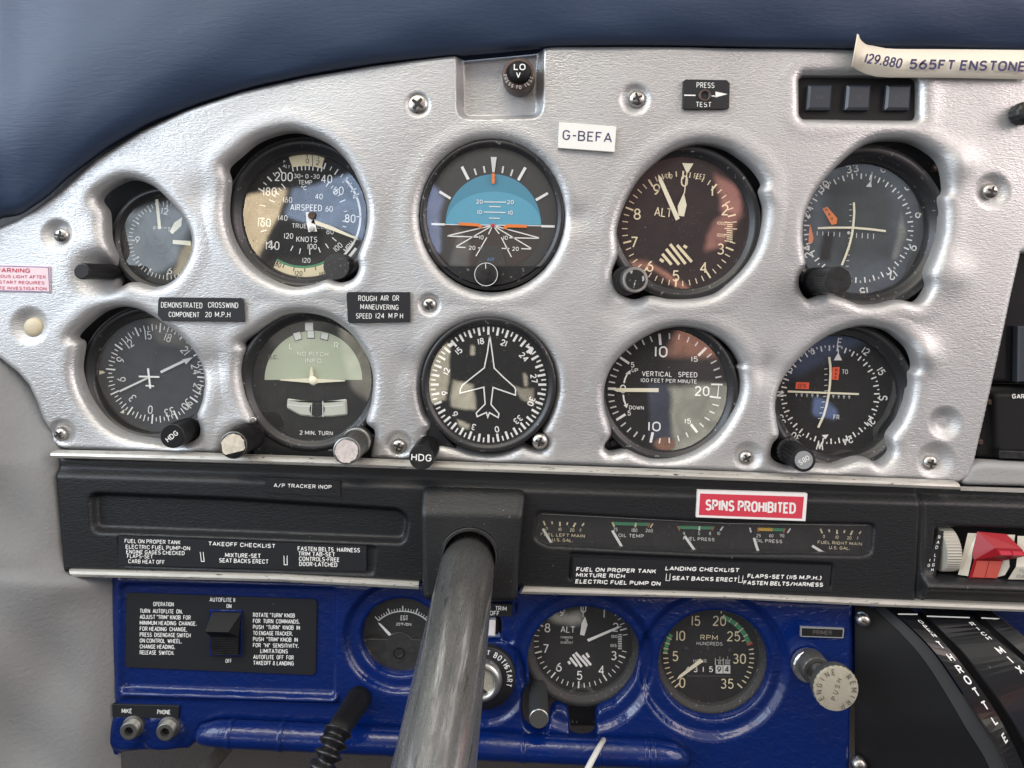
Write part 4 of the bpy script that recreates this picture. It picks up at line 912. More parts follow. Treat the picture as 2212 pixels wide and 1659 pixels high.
knob('setting_knob', H1, (245, 1068), 78, 70, 120, e, m=dialgrey, rimm=rimmetal, capm=knurlmetal, capr=0.92, flute=None)
p_ = MB(Frame(*H1, -70, 590, 980)); p_.prism([(470, 900), (710, 900), (700, 1040), (690, 1120), (500, 1120), (485, 1040)], bezel, -20, 4, 10); link('bottom_lug', p_, e)

# ---- compass-card indicators
def card(m_, c, r, items, cap, m, bold=0.0, squeeze=0.95, off=0):
    for t, a in items:
        u, v = around(c, r, a); m_.text(t, u, v, cap, m, rot=a+off, bold=bold, squeeze=squeeze)
e, dl, fr = gauge('course_indicator', F5, -66, (685, 930), (700, 935), 530, 690, 'course deviation indicator with blue haze reflected in its glass and crossed yellow needles, upper right', dial=dialgrey, lip=30, dialdrop=9,
     flange=[(300, 380), (1150, 200), (1420, 330), (1425, 640), (1390, 1000), (1265, 1250), (1290, 1500), (1180, 1540), (300, 1520), (190, 1400)])
m_ = sub(fr, 1); c = (685, 930)
for i in range(72): m_.ticks(*c, 428 if i % 2 else 402, 448, [13+5*i], 9 if i % 2 else 11, white if i % 2 == 0 else palegrey)
for t, u, v, a in (('33', 633, 445, -10), ('0', 890, 445, 22), ('3', 1090, 592, 45), ('6', 1178, 822, 78), ('9', 1128, 1090, 108), ('12', 962, 1316, 142), ('15', 728, 1445, 172), ('30', 398, 590, -40), ('27', 262, 800, -72), ('24', 270, 1120, -105)): m_.text(t, u, v, 66, white, rot=a, bold=0.02)
m_.poly([(745, 592), (792, 594), (786, 540)], palegrey); m_.line(786, 560, 796, 470, 6, white)
for i in range(11):
    if i != 5: m_.line(348+46*i, 955+2*i, 346+46*i, 988+3*i, 6, palegrey)
for i in range(12): m_.line(612-4*max(0, i-4)-3, 735+46*i, 632-4*max(0, i-4), 735+46*i, 5, palegrey)
m_.disc(605, 968, 13, palegrey, .5, 20)
link('markings', m_, dl)
p_ = sub(fr, 4); p_.path([(647, 720), (650, 800), (645, 880), (632, 980), (610, 1070), (580, 1155), (548, 1232)], 18, lume); link('vertical_needle', p_, e)
p_ = sub(fr, 5); p_.path([(352, 930), (480, 925), (640, 926), (780, 938), (908, 954)], 17, lume); link('horizontal_needle', p_, e)
p_ = sub(fr, 2); p_.poly([(390, 772), (430, 755), (512, 850), (505, 895), (465, 903)], orange); 
for i, t in enumerate('NAV'): p_.text(t, 422+22*i, 780+36*i, 26, dialblack, rot=-25, w=1)
link('warning_flag', p_, e); p_ = sub(fr, 2); p_.poly([(290, 895), (318, 1010), (310, 1045), (275, 1055), (280, 960)], orange); link('warning_flag', p_, e)
knob('course_knob', F5, (520, 1355), 113, 86, 132, e, capr=0.95, flute=(50, 0.04), shaft=60)
for zx, zy in ((1330, 440), (1135, 1445)):
    p_ = MB(Frame(*F5, -66-20, zx, zy)); p_.lathe(zx, zy, [(48, 0), (48, 5), (34, 10), (12, 12)], rusty, 28); p_.line(zx-24, zy, zx+24, zy, 9, slot, 12.3); p_.line(zx, zy-24, zx, zy+24, 9, slot, 12.5); link('flange_screw', p_, e)

e, dl, fr = gauge('autopilot_heading_gauge', F6, -62, (1300, 850), (1335, 832), 500, 622, 'heading gauge with small white aeroplane symbol, bottom left of the silver panel', dial=dialgrey, lip=14, dialdrop=9)
m_ = sub(fr, 1); c = (1362, 818)
for i in range(72):
    a = 5*i+5
    if i % 6 == 0: m_.ticks(*c, 358, 440, [a], 13, white)
    else: m_.ticks(*c, 372 if i % 2 == 0 else 385, 430 if i % 2 == 0 else 418, [a], 8, white)
for t, u, v, a in (('15', 1292, 488, -8), ('18', 1465, 507, 20), ('12', 1130, 560, -38), ('9', 1050, 700, -70), ('6', 1060, 872, -95), ('3', 1155, 1035, -130), ('0', 1310, 1135, 185), ('33', 1480, 1155, 160), ('30', 1630, 1088, 130), ('27', 1716, 950, 105), ('24', 1708, 782, 78), ('21', 1615, 620, 50)): m_.text(t, u, v, 74, palegrey, rot=a, squeeze=0.78, bold=0.01)
m_.poly([(955, 470), (975, 462), (1005, 490)], cream); m_.poly([(865, 795), (895, 795), (918, 812), (868, 830)], lume); m_.poly([(1045, 1160), (1085, 1130), (1080, 1168)], lume)
link('markings', m_, dl)
p_ = sub(fr, 4); p_.line(1042, 975, 1300, 852, 17, palegrey); p_.line(1400, 808, 1600, 712, 22, palegrey); p_.poly([(1682, 676), (1622, 740), (1588, 698)], palegrey); link('pointer', p_, e)
p_ = sub(fr, 6); p_.line(1290, 775, 1310, 950, 17, white); p_.line(1210, 845, 1390, 850, 15, white, 0.7); p_.line(1270, 925, 1343, 930, 12, white, 0.7); link('aeroplane_symbol', p_, e)
knob('heading_knob', F6, (1500, 1365), 108, 42, 78, e, txt='HDG', txtrot=-38, txtcap=46, txtw=118, txtm=white, capr=0.93, flute=(60, 0.05), capm=black)

# ---- turn coordinator
e, dl, fr = gauge('turn_coordinator', F7, -36, (960, 765), (950, 765), 518, 632, 'turn coordinator with sage green half, white aeroplane and slip tube', lip=14, dialdrop=9)
m_ = sub(fr, .6); m_.poly([(960+425*math.cos(math.pi*i/48), 765-428*math.sin(math.pi*i/48)) for i in range(49)], sage, 0); link('upper_dial', m_, dl)
m_ = sub(fr, 1.2)
m_.poly([(888, 266), (957, 265), (958, 335), (889, 336)], palegrey)
for q in ([(778, 362), (846, 345), (863, 410), (803, 430)], [(903, 338), (970, 338), (972, 405), (906, 405)], [(1030, 352), (1097, 362), (1085, 425), (1018, 408)]):
    m_.poly(q, maskgrey, 0.3); m_.poly([(x*.88+.12*sum(p[0] for p in q)/4, y*.88+.12*sum(p[1] for p in q)/4-3) for x, y in q], palegrey, 0.6)
m_.text('L', 762, 474, 46, sagepale, bold=0.02); m_.text('R', 1160, 465, 56, sagepale, bold=0.02); m_.text('NO PITCH', 955, 540, 36, sagepale, width=270, bold=0.01); m_.text('INFO', 960, 598, 36, sagepale, width=142, bold=0.01); m_.text('D.C.', 610, 566, 36, dim)
m_.text('2 MIN. TURN', 985, 1227, 38, white, width=290, bold=0.02)
link('markings', m_, dl)
p_ = sub(fr, 5); p_.prism([(675, 760), (925, 750), (940, 655), (948, 650), (966, 742), (990, 753), (1237, 768), (1237, 776), (1000, 790), (965, 812), (930, 790), (675, 768)], lume, 0, 3); p_.lathe(960, 770, [(38, 3), (30, 5), (10, 6)], lume, 24); link('aeroplane_symbol', p_, e)
p_ = sub(fr, 2); top = [(735, 925), (850, 942), (990, 950), (1130, 945), (1252, 930)]; bot = [(1260, 1070), (1130, 1085), (990, 1088), (850, 1075), (730, 1010)]
p_.prism([tuple(q) for q in rpoly(top+bot, 18)], tubeglass, 0, 5, 14)
p_.path([(745, 975), (850, 990), (990, 996), (1130, 990), (1225, 978)], 6, white, 5.6)
tb = link('inclinometer_tube', p_, e)
p_ = sub(fr, 3); p_.poly([around((997, 1018), 66, a) for a in range(0, 360, 15)], black, 4.8); p_.line(1048, 945, 1048, 1085, 7, white, 5.2); p_.line(952, 960, 945, 1080, 5, palegrey, 5.2); link('slip_ball', p_, tb)
p_ = MB(Frame(*F7, -30, 900, 1350)); p_.prism([(440, 1180), (560, 1250), (700, 1330), (880, 1372), (1050, 1370), (1220, 1320), (1400, 1190), (1500, 1250), (1480, 1480), (450, 1470)], bezel, -20, 6, 10); link('lower_flange', p_, e)
knob('trim_knob', F7, (262, 1335), 122, 84, 108, e, label='left knob with peeled cream paper cap', capm=peeled, rimm=knurlmetal, capr=0.92, flute=(56, 0.05))
knob('turn_knob', F7, (1250, 1385), 122, 86, 110, e, label='right knob with bright metal ring and peeled pinkish cap', capm=peeledpink, m=knurlmetal, rimm=rimmetal, capr=0.90, flute=(44, 0.06), skirt=1.08)
p_ = MB(Frame(*F7, -4, 440, 1110)); p_.lathe(440, 1110, [(30, -6), (30, 3), (20, 6)], steel, 24); link('lug_screw', p_, e)

# ---- heading indicator
e, dl, fr = gauge('heading_indicator', F8, 4, (825, 815), (828, 805), 522, 588, 'heading indicator with bold numerals around a white jet outline', lip=5, dialdrop=6, deep=40)
m_ = sub(fr, .8); c = (826, 806)
for i in range(72): m_.ticks(*c, 434 if i % 2 == 0 else 462, 504, [5*i], 20 if i % 2 == 0 else 13, white)
for t, u, v, a in (('18', 760, 428, -9), ('21', 960, 442, 21), ('24', 1135, 565, 48), ('27', 1222, 752, 80), ('30', 1200, 952, 112), ('33', 1085, 1110, 140), ('0', 900, 1195, 170), ('3', 698, 1175, 198), ('6', 535, 1063, 228), ('9', 445, 880, 262), ('12', 460, 688, -70), ('15', 568, 512, -40)): m_.text(t, u, v, 56, white, rot=a, bold=0.035, squeeze=0.9)
m_.poly([(1158, 455), (1222, 492), (1196, 545), (1172, 530), (1192, 500), (1160, 482)], white, 0.8); m_.poly([(466, 462), (520, 425), (532, 455), (496, 480)], white, 0.8)
link('markings', m_, dl)
p_ = sub(fr, 3); p_.path([(838, 378), (858, 520), (876, 662), (960, 745), (1050, 825), (1063, 850), (1061, 898), (866, 830), (848, 978), (918, 1060), (910, 1093), (835, 1050), (820, 1090), (808, 1048), (728, 1085), (720, 1052), (797, 975), (786, 828), (578, 880), (582, 845), (600, 810), (700, 730), (790, 660), (818, 520), (838, 378)], 11, white); link('aeroplane_outline', p_, e)
knob('heading_knob', F8, (243, 1440), 112, 84, 98, e, txt='HDG', txtrot=3, txtcap=62, txtw=176, capr=0.96, flute=(64, 0.05))
p_ = MB(Frame(*F8, -14, 370, 1210)); p_.prism([(330, 1100), (450, 1250), (560, 1370), (420, 1345), (330, 1335), (290, 1270)], bezel, -10, 4, 10); link('knob_lug', p_, e)

# ---- vertical speed
e, dl, fr = gauge('vertical_speed_gauge', F9, -34, (765, 795), (765, 795), 568, 672, 'vertical speed gauge with its white pointer resting on zero', lip=12, dialdrop=8,
     flange=[(185, 700), (1000, 190), (1490, 520), (1490, 800), (900, 1460), (560, 1440), (420, 1375), (260, 1400), (185, 1340), (240, 1200)])
m_ = sub(fr, 1)
for l_ in ((335, 490, 420, 548, 22), (703, 270, 712, 375, 24), (1140, 400, 1065, 475, 24), (1185, 742, 1292, 745, 16), (1170, 855, 1275, 870, 16), (1255, 755, 1245, 860, 9), (300, 1075, 385, 1022, 22), (640, 1190, 620, 1285, 24), (995, 1115, 1055, 1190, 24), (222, 782, 300, 784, 22)): m_.line(*l_, white)
for l_ in ((615, 295, 635, 345), (540, 325, 562, 375), (465, 370, 495, 413), (392, 422, 437, 462), (300, 540, 350, 568), (270, 598, 322, 618), (245, 655, 302, 674), (230, 718, 288, 728), (795, 265, 797, 320), (890, 275, 880, 325), (980, 300, 960, 352), (1062, 345, 1035, 385), (1190, 455, 1145, 492), (1235, 520, 1182, 548), (1265, 590, 1208, 612), (1282, 668, 1225, 680), (222, 838, 280, 845), (230, 905, 285, 895), (243, 963, 300, 948), (265, 1018, 320, 995), (342, 1135, 388, 1100), (400, 1187, 438, 1148), (462, 1232, 498, 1185), (540, 1263, 563, 1215), (700, 1293, 710, 1245), (795, 1290, 793, 1240), (885, 1270, 872, 1220), (970, 1235, 950, 1192), (1115, 1138, 1078, 1105), (1170, 1078, 1125, 1050), (1215, 1012, 1168, 993), (1255, 943, 1198, 928)): m_.line(*l_, 13, palegrey)
for t, u, v, cp, wd in (('10', 718, 438, 104, 118), ('15', 1030, 507, 50, 60), ('5', 452, 560, 50, 32), ('UP', 473, 611, 36, 60), ('20', 1100, 805, 92, 138), ('10', 655, 1135, 90, 116), ('15', 968, 1085, 48, 58), ('5', 420, 1010, 46, 32), ('DOWN', 488, 960, 36, 136), ('0', 362, 785, 80, 60), ('VERTICAL', 678, 646, 48, 278), ('SPEED', 966, 652, 48, 178), ('100 FEET PER MINUTE', 790, 710, 36, 522)): m_.text(t, u, v, cp, white, width=wd, bold=0.012)
m_.path([(372, 730), (382, 690), (398, 655), (408, 640)], 15, white); m_.poly([(383, 645), (432, 608), (432, 648)], white); m_.path([(365, 840), (372, 890), (388, 935)], 15, white); m_.poly([(368, 938), (412, 920), (398, 965)], white)
link('markings', m_, dl)
p_ = sub(fr, 4); p_.poly([(270, 795), (310, 778), (695, 778), (695, 815), (310, 812)], lume); link('pointer', p_, e)
p_ = MB(Frame(*F9, -34-22, 270, 1285)); p_.lathe(270, 1285, [(34, 0), (34, 5), (26, 8)], bezel, 28); p_.line(270, 1255, 272, 1315, 9, slot, 8.4); link('lug_screw', p_, e)

# ---- lower course indicator
e, dl, fr = gauge('course_indicator', F10, -58, (700, 775), (762, 790), 522, 665, 'course deviation indicator with orange NAV and GS flags, lower right', lip=24, dialdrop=9,
     flange=[(210, 900), (700, 200), (1330, 260), (1455, 400), (1450, 560), (1400, 900), (1240, 1150), (1240, 1300), (1120, 1390), (230, 1420), (180, 1300)])
m_ = sub(fr, 1); c = (705, 783)
for i in range(72): m_.ticks(*c, 412 if i % 2 else 382, 430, [9+5*i], 10 if i % 2 else 12, white)
for t, u, v, a, cp in (('E', 788, 328, 8, 78), ('12', 1015, 405, 35, 66), ('15', 1148, 580, 60, 66), ('S', 1165, 812, 95, 78), ('21', 1062, 1022, 128, 66), ('24', 856, 1182, 160, 66), ('W', 614, 1230, 185, 78), ('30', 405, 1150, 210, 66), ('33', 276, 1002, 245, 66), ('N', 268, 778, 275, 70), ('3', 350, 560, -55, 60), ('6', 548, 405, -28, 60)): m_.text(t, u, v, cp, white, rot=a, bold=0.02, squeeze=0.85)
m_.poly([(735, 484), (808, 484), (775, 415)], white); m_.line(776, 388, 776, 420, 9, white); m_.poly([(632, 1135), (692, 1130), (662, 1172)], white)
for i in range(11):
    if i != 5: m_.line(412+46*i, 775+2*i, 410+46*i, 800+2*i, 7, palegrey); m_.disc(411+46*i, 780+2*i, 10, palegrey, .5, 12)
for i in range(10):
    y = 560+48*i; x = 672-(max(0, i-4)*11); m_.line(x-18, y, x+10, y-3, 7, palegrey)
m_.text('TO', 833, 583, 40, white, width=52); m_.text('FR', 759, 978, 40, white, width=50)
link('markings', m_, dl)
p_ = sub(fr, 2); p_.poly([(725, 545), (788, 542), (776, 655), (718, 651)], flag)
for i, t in enumerate('NAV'): p_.text(t, 758-4*i, 568+32*i, 24, dialblack, w=1, bold=0.02)
link('warning_flag', p_, e); p_ = sub(fr, 2); p_.poly([(407, 673), (523, 676), (519, 735), (401, 731)], flag); p_.text('GS', 461, 705, 34, dialblack, width=72, w=1); link('warning_flag', p_, e)
p_ = sub(fr, 4); p_.line(335, 755, 955, 778, 17, lume); link('horizontal_needle', p_, e)
p_ = sub(fr, 5); p_.path([(696, 455), (706, 530), (708, 600), (702, 700), (690, 790), (672, 880), (648, 965), (600, 1070)], 20, lume); link('vertical_needle', p_, e)
knob('course_knob', F10, (475, 1352), 108, 62, 104, e, txt='OBS', txtrot=148, txtcap=44, txtw=100, txtm=white, capm=ltgrey, capr=0.75, flute=(18, 0.13), skirt=1.12, shaft=60)
for zx, zy in ((1350, 330), (1170, 1290)):
    p_ = MB(Frame(*F10, -58-20, zx, zy)); p_.lathe(zx, zy, [(46, 0), (46, 5), (32, 9), (12, 11)], rusty, 28); p_.line(zx-22, zy, zx+22, zy, 9, slot, 11.3); p_.line(zx, zy-22, zx, zy+22, 9, slot, 11.5); link('flange_screw', p_, e)

# ---- exhaust temperature gauge
e, dl, fr = gauge('exhaust_temperature_gauge', G7, -40, (690, 620), (715, 545), 338, 352, 'round black EGT gauge partly hidden by the control yoke shaft', lip=3, dialdrop=10, deep=30)
m_ = sub(fr, 1); c = (720, 640)
m_.arc(*c, 300, 310, -42, 42, white)
for i in range(21): m_.ticks(*c, 305, 350 if i % 5 == 0 else 330, [-42+4.2*i], 9 if i % 5 == 0 else 6, white)
m_.text('EGT', 733, 391, 42, white, width=62, bold=0.02); m_.text('25°F/DIV.', 732, 445, 24, white, width=138, bold=0.02)
link('markings', m_, dl)
p_ = sub(fr, 4); p_.poly([(513, 430), (535, 440), (625, 530), (605, 545), (520, 448)], white); link('pointer', p_, e)
p_ = sub(fr, 6); pts = [around((715, 545), 332, a) for a in range(95, 266, 6)]
p_.prism([(385, 565), (590, 568), (600, 545)]+[around((690, 630), 120, a) for a in range(-50, 51, 10)]+[(800, 570), (1040, 580)]+pts[1:-1], knobblack, 0, 2, 5); p_.lathe(690, 680, [(50, 2), (50, 4), (38, 4.5), (36, 3), (10, 3)], black, 32); p_.line(664, 700, 716, 664, 10, slot, 5); link('lower_cover', p_, e)

# ---- tachometer
e, dl, fr = gauge('tachometer', H1, -52, (1590, 545), (1606, 562), 394, 474, 'tachometer with cream numerals, green arcs and an hour counter', bez=bezelrough, lip=10, dialdrop=8)
m_ = sub(fr, 1); c = (1590, 575)
m_.arc(*c, 318, 352, 20, 70, green); m_.arc(*c, 318, 362, 70, 74, brickred); m_.arc(*c, 330, 362, 275, 301, green)
m_.ticks(*c, 318, 355, [20, 30, 40, 50, 60], 8, cream, 0.8); m_.ticks(*c, 325, 365, [275, 281, 288, 295], 8, cream, 0.8); m_.line(1688, 212, 1690, 232, 9, cream); m_.ticks(*c, 290, 318, [65, 50], 9, cream)
m_.ticks(*c, 322, 360, [80, 86, 92, 98, 104, 111, 118, 125], 9, cream); m_.ticks(*c, 310, 362, [133, 228], 11, cream); m_.ticks(*c, 320, 360, [235, 241, 248, 255, 262, 268], 9, cream)
for t, u, v in (('5', 1325, 570), ('10', 1368, 408), ('15', 1488, 290), ('20', 1674, 290), ('25', 1786, 412), ('30', 1832, 590), ('35', 1735, 788), ('0', 1380, 780)): m_.text(t, u, v, 80, cream, squeeze=0.85, rot=1)
m_.text('RPM', 1592, 422, 40, cream, width=136); m_.text('HUNDREDS', 1596, 470, 28, palegrey, width=205); m_.text('HOUR', 1520, 608, 28, palegrey, width=104)
for x, t in ((1674, '10'), (1736, '100')): m_.text('1', x+4, 582, 24, palegrey); m_.line(x-22, 600, x+26, 602, 4, palegrey); m_.text(t, x+2, 622, 26, palegrey, squeeze=0.75); m_.line(x-32, 585, x-32, 640, 5, palegrey)
link('markings', m_, dl)
p_ = sub(fr, 1.2)
for i, t in enumerate('631594'):
    x = 1424+61*i+(4 if i > 3 else 0); last = i > 3
    p_.poly([(x-28, 640), (x+28, 642), (x+28, 708), (x-28, 706)], palegrey if last else black, 0.3)
    p_.text(t, x, 673, 46, black if last else white, w=0.8, squeeze=1.0, bold=0.02)
p_.poly([(1400, 715), (1760, 720), (1770, 738), (1420, 734)], dialgrey, 0.4); link('hour_counter', p_, dl)
p_ = sub(fr, 5); p_.poly([(1523, 588), (1547, 612), (1372, 738), (1335, 757), (1356, 722)], lume); link('pointer', p_, e)
p_ = sub(fr, .8); 
for x, y in ((1408, 508), (1582, 512), (1756, 524)): p_.lathe(x, y, [(18, 0), (17, 1.5), (8, 3)], dialgrey, 20)
link('rivets', p_, dl)

# ---- engine gauge cluster
fr = Frame(*G3, -4, 1500, 560, 2.4)
e = thing('engine_gauge_cluster', fr, 'row of five small engine gauges in one long black window', 'gauge cluster')
b = MB(fr); b.poly([(100, 300), (4000, 440), (4000, 830), (100, 740)], dialblack, 0); dl = link('dial_face', b, e)
b = sub(fr, .8)
b.line(230, 340, 2212, 443, 4, palegrey); b.line(2212, 446, 3820, 466, 4, palegrey)
def fuel(ox, oy, t1, m=cream):
    for x0, y0, x1, y1, t in ((248, 418, 268, 466, 18), (340, 422, 346, 452, 16), (428, 428, 428, 474, 18), (512, 432, 504, 462, 16), (598, 438, 574, 484, 18), (690, 442, 668, 472, 16)): b.line(x0+ox, y0+oy, x1+ox, y1+oy, t, m)
    for t, x, y in (('0', 285, 500), ('10', 428, 508), ('20', 560, 516), ('F', 655, 521)): b.text(t, x+ox, y+oy, 36, m, squeeze=0.85)
    b.text(t1, 458+ox, 572+oy, 34, m, width=480); b.text('U.S. GAL.', 455+ox, 626+oy, 34, m, width=225)
fuel(0, 0, 'FUEL LEFT MAIN'); fuel(3016, 86, 'FUEL RIGHT MAIN')
b.line(1010, 445, 1400, 455, 34, green, 0.4); b.line(997, 432, 1020, 480, 18, cream); b.line(1256, 438, 1248, 486, 18, cream); b.line(1412, 442, 1385, 488, 14, brickred); b.line(1440, 444, 1412, 490, 16, cream)
for t, x, y in (('75', 1032, 511), ('180', 1240, 518), ('260', 1400, 522)): b.text(t, x, y, 38, white, squeeze=0.85)
b.text('OIL TEMP', 1203, 578, 36, white, width=275)
b.line(1718, 488, 2095, 494, 34, green, 0.4); b.line(1704, 474, 1732, 522, 14, brickred); b.line(1948, 474, 1944, 522, 18, white); b.line(2108, 476, 2084, 522, 14, brickred); b.line(2206, 478, 2172, 522, 16, white)
for t, x, y in (('·½', 1775, 552), ('5', 1942, 552), ('8', 2062, 552), ('10', 2156, 552)): b.text(t, x, y, 36, white, squeeze=0.8)
b.text('FUEL PRESS', 1940, 614, 36, white, width=340)
q = 2074; b.line(q+515, 508, q+668, 512, 34, yellow, 0.4); b.line(q+668, 512, q+800, 514, 34, green, 0.4); b.line(q+420, 490, q+434, 542, 16, white); b.line(q+504, 492, q+514, 540, 14, brickred); b.line(q+810, 498, q+788, 546, 14, brickred); b.line(q+864, 498, q+830, 548, 16, white)
for t, x in (('25', 515), ('60', 654), ('90', 772)): b.text(t, q+x, 577, 36, white, squeeze=0.85)
b.text('OIL PRESS', q+628, 636, 36, white, width=290)
link('markings', b, dl)
for x0, y0, x1, y1 in ((242, 502, 352, 686), (998, 522, 1120, 730), (1785, 582, 1915, 766), (q+465, 602, q+522, 780), (q+1100, 688, q+1262, 790)):
    p_ = sub(fr, 9); p_.line(x0, y0, x1, y1, 28, palegrey); link('needle', p_, e)
p_ = sub(fr, 22); p_.poly([(100, 300), (4000, 440), (4000, 830), (100, 740)], glass, 0); link('cover_glass', p_, e)

# ================================================================== PLACARDS
def placard(name, F, h, outline, m, label, texts, thick=2.5, tilt=1.0, chamfer=2, cat='placard', group=None, extra=None):
    cx = sum(p[0] for p in outline)/len(outline); cy = sum(p[1] for p in outline)/len(outline)
    fr = Frame(*F, h, cx, cy, tilt)
    b = MB(fr); b.prism(outline, m, -6, thick, chamfer); o = tag(link(name, b), label, cat, group)
    t_ = MB(Frame(*F, h, cx, cy, tilt))
    for a in texts: t_.text(a[0], a[1], a[2], a[3], a[4], w=thick+0.5, **(a[5] if len(a) > 5 else {}))
    if extra: extra(t_, thick+0.45)
    if t_.v: link('lettering', t_, o)
    return o
placard('placard', F1, 7, [(1382, 1290), (1395, 1262), (2100, 1268), (2115, 1285), (2128, 1475), (1420, 1468), (1378, 1420)], placardblack, 'black placard reading demonstrated crosswind, under the clock',
   [('DEMONSTRATED', 1588, 1330, 48, white, dict(width=360)), ('CROSSWIND', 1948, 1330, 48, white, dict(width=262)), ('COMPONENT', 1608, 1412, 46, white, dict(width=266)), ('20', 1820, 1412, 46, white, dict(width=56)), ('M.P.H', 1945, 1412, 46, white, dict(width=134))])
placard('placard', F7, 7, [(1250, 20), (1262, 0), (1800, 0), (1802, 262), (1280, 272), (1262, 255)], placardblack, 'black placard reading rough air or maneuvering speed, left of a screw',
   [('ROUGH', 1434, 55, 48, white, dict(width=160)), ('AIR', 1582, 52, 48, white, dict(width=72)), ('OR', 1680, 52, 48, white, dict(width=58)), ('MANEUVERING', 1538, 130, 46, white, dict(width=332)), ('SPEED', 1402, 208, 46, white, dict(width=138)), ('124', 1543, 206, 46, white, dict(width=76)), ('M P H', 1680, 206, 46, white, dict(width=126))])
placard('placard', F3, 6, [(1030, 524), (1386, 552), (1374, 710), (1022, 684)], paper, 'white tag with aircraft registration letters above the altimeter', [('G-BEFA', 1203, 612, 62, inkblue, dict(width=304, rot=3.5))], thick=2)
def pt_extra(t_, w):
    t_.line(340, 386, 402, 387, 7, white, w); t_.poly([(512, 366), (578, 380), (512, 398)], white, w); t_.line(490, 390, 515, 391, 7, white, w)
o = placard('press_test_switch', F5b, 6, [(334, 310), (350, 298), (575, 302), (592, 320), (588, 455), (570, 462), (345, 462), (332, 450)], placardblack, 'small black press to test switch plate with a white arrow', [('PRESS', 457, 331, 30, white, dict(width=98)), ('TEST', 446, 437, 28, white, dict(width=84))], extra=pt_extra, cat='switch')
p_ = MB(Frame(*F5b, 8, 454, 388)); p_.lathe(454, 388, [(36, -2), (34, 4), (24, 5), (22, -1), (6, -1)], lampbrown, 32); link('lamp_button', p_, o)
# curled paper tape at the top right
tp = MB(Frame(*F5b, 16, 1700, 200)); o_ = Vector(tp.fr.origin); n = 40
topz = [(1297, 46), (1335, 88), (1385, 112), (1450, 126), (1520, 130), (1800, 131), (2260, 136)]; botz = [(1266, 224), (1300, 248), (1345, 268), (1400, 282), (1470, 286), (1800, 288), (2260, 297)]
for i in range(n+1):
    t = i/n*6; j = min(5, int(t)); q = t-j
    for arr in (topz, botz):
        x = arr[j][0]+(arr[j+1][0]-arr[j][0])*q; y = arr[j][1]+(arr[j+1][1]-arr[j][1])*q
        h = 14+22*math.exp(-max(0, t)*1.0); tp.v.append(tuple(W(F5b[0]+F5b[2]*x, F5b[1]+F5b[2]*y, h)-o_))
for i in range(n): tp.face((2*i, 2*i+1, 2*i+3, 2*i+2), paperwarm, True)
o = link('paper_tape', tp); sol = o.modifiers.new('thickness', 'SOLIDIFY'); sol.thickness = 0.0004; sol.offset = -1; tag(o, 'curled cream tape with radio frequency and field name at top right', 'tape label')
t_ = MB(Frame(*F5b, 20, 1700, 200, 1.0)); t_.text('129.880', 1428, 202, 58, inkblue, width=205, w=10, rot=9, bold=0.05, shear=0.15); t_.text('565FT ENSTONE', 1580, 214, 58, inkblue, width=640, align='l', bold=0.05, w=1, rot=1.2, shear=0.18); link('lettering', t_, o)
placard('warning_sticker', F1, 5, [(-200, 975), (430, 992), (444, 1222), (-200, 1205)], pinkpaper, 'pinkish warning sticker with crimson print, cut by the left edge',
   [('WARNING', 265, 1030, 40, crimson, dict(width=310, align='r', bold=0.04, rot=1)), ('CONTINUOUS LIGHT AFTER', 402, 1086, 28, crimson, dict(width=590, align='r', bold=0.02, rot=1)), ('ENGINE START REQUIRES', 390, 1136, 28, crimson, dict(width=575, align='r', bold=0.02, rot=1)), ('IMMEDIATE INVESTIGATION', 408, 1188, 28, crimson, dict(width=600, align='r', bold=0.02, rot=1))], thick=1.2,
   extra=lambda t_, w: (t_.path([(-200, 984), (424, 1000), (437, 1214), (-200, 1198)], 6, purple, w)), cat='sticker')
placard('spins_placard', G4, 29, [(-150, 80), (1040, 116), (1018, 412), (-168, 370)], spinwhite, 'red placard with white border reading spins prohibited', [('SPINS PROHIBITED', 422, 254, 122, spinwhite, dict(width=985, bold=0.06, rot=2.2))], thick=5, chamfer=0,
   extra=lambda t_, w: t_.poly([(-125, 112), (1002, 148), (980, 386), (-140, 346)], pinksign, w-0.25))
placard('placard', G2, 10+18, [(172, 240), (720, 262), (720, 380), (172, 350)], blackgrain, 'small black label reading A/P tracker inop on the dash strip', [('A/P TRACKER INOP', 447, 302, 28, white, dict(width=420, rot=1.8, bold=0.02))], thick=0.6, chamfer=0)
B_ = dict(bold=0.022)
def boxes(*bs):
    def f(t_, w):
        for x0, y0, x1, y1, sk_ in bs: t_.path([(x0+sk_, y0), (x1+sk_, y0), (x1, y1), (x0, y1), (x0+sk_, y0), (x1+sk_, y0)], 7, white, w)
    return f
rows1 = [('FUEL ON PROPER TANK', 797, 882, 512), ('ELECTRIC FUEL PUMP-ON', 806, 934, 590), ('ENGINE GAGES CHECKED', 812, 980, 534), ('FLAPS-SET', 820, 1020, 235), ('CARB HEAT OFF', 830, 1068, 334)]
tx = [(t, x, y-0, 37, white, dict(width=w_, align='l', rot=1.6, bold=0.02)) for t, x, y, w_ in rows1]
tx += [('TAKEOFF CHECKLIST', 1870, 918, 38, white, dict(width=612, rot=2.2, bold=0.03)), ('MIXTURE-SET', 1880, 1016, 40, white, dict(width=325, rot=1.6, bold=0.03)), ('SEAT BACKS ERECT', 1888, 1066, 40, white, dict(width=450, rot=1.6, bold=0.03))]
g2 = lambda x, y: ((G2[0]+G2[2]*x-G1[0])/G1[2], (G2[1]+G2[2]*y-G1[1])/G1[2])
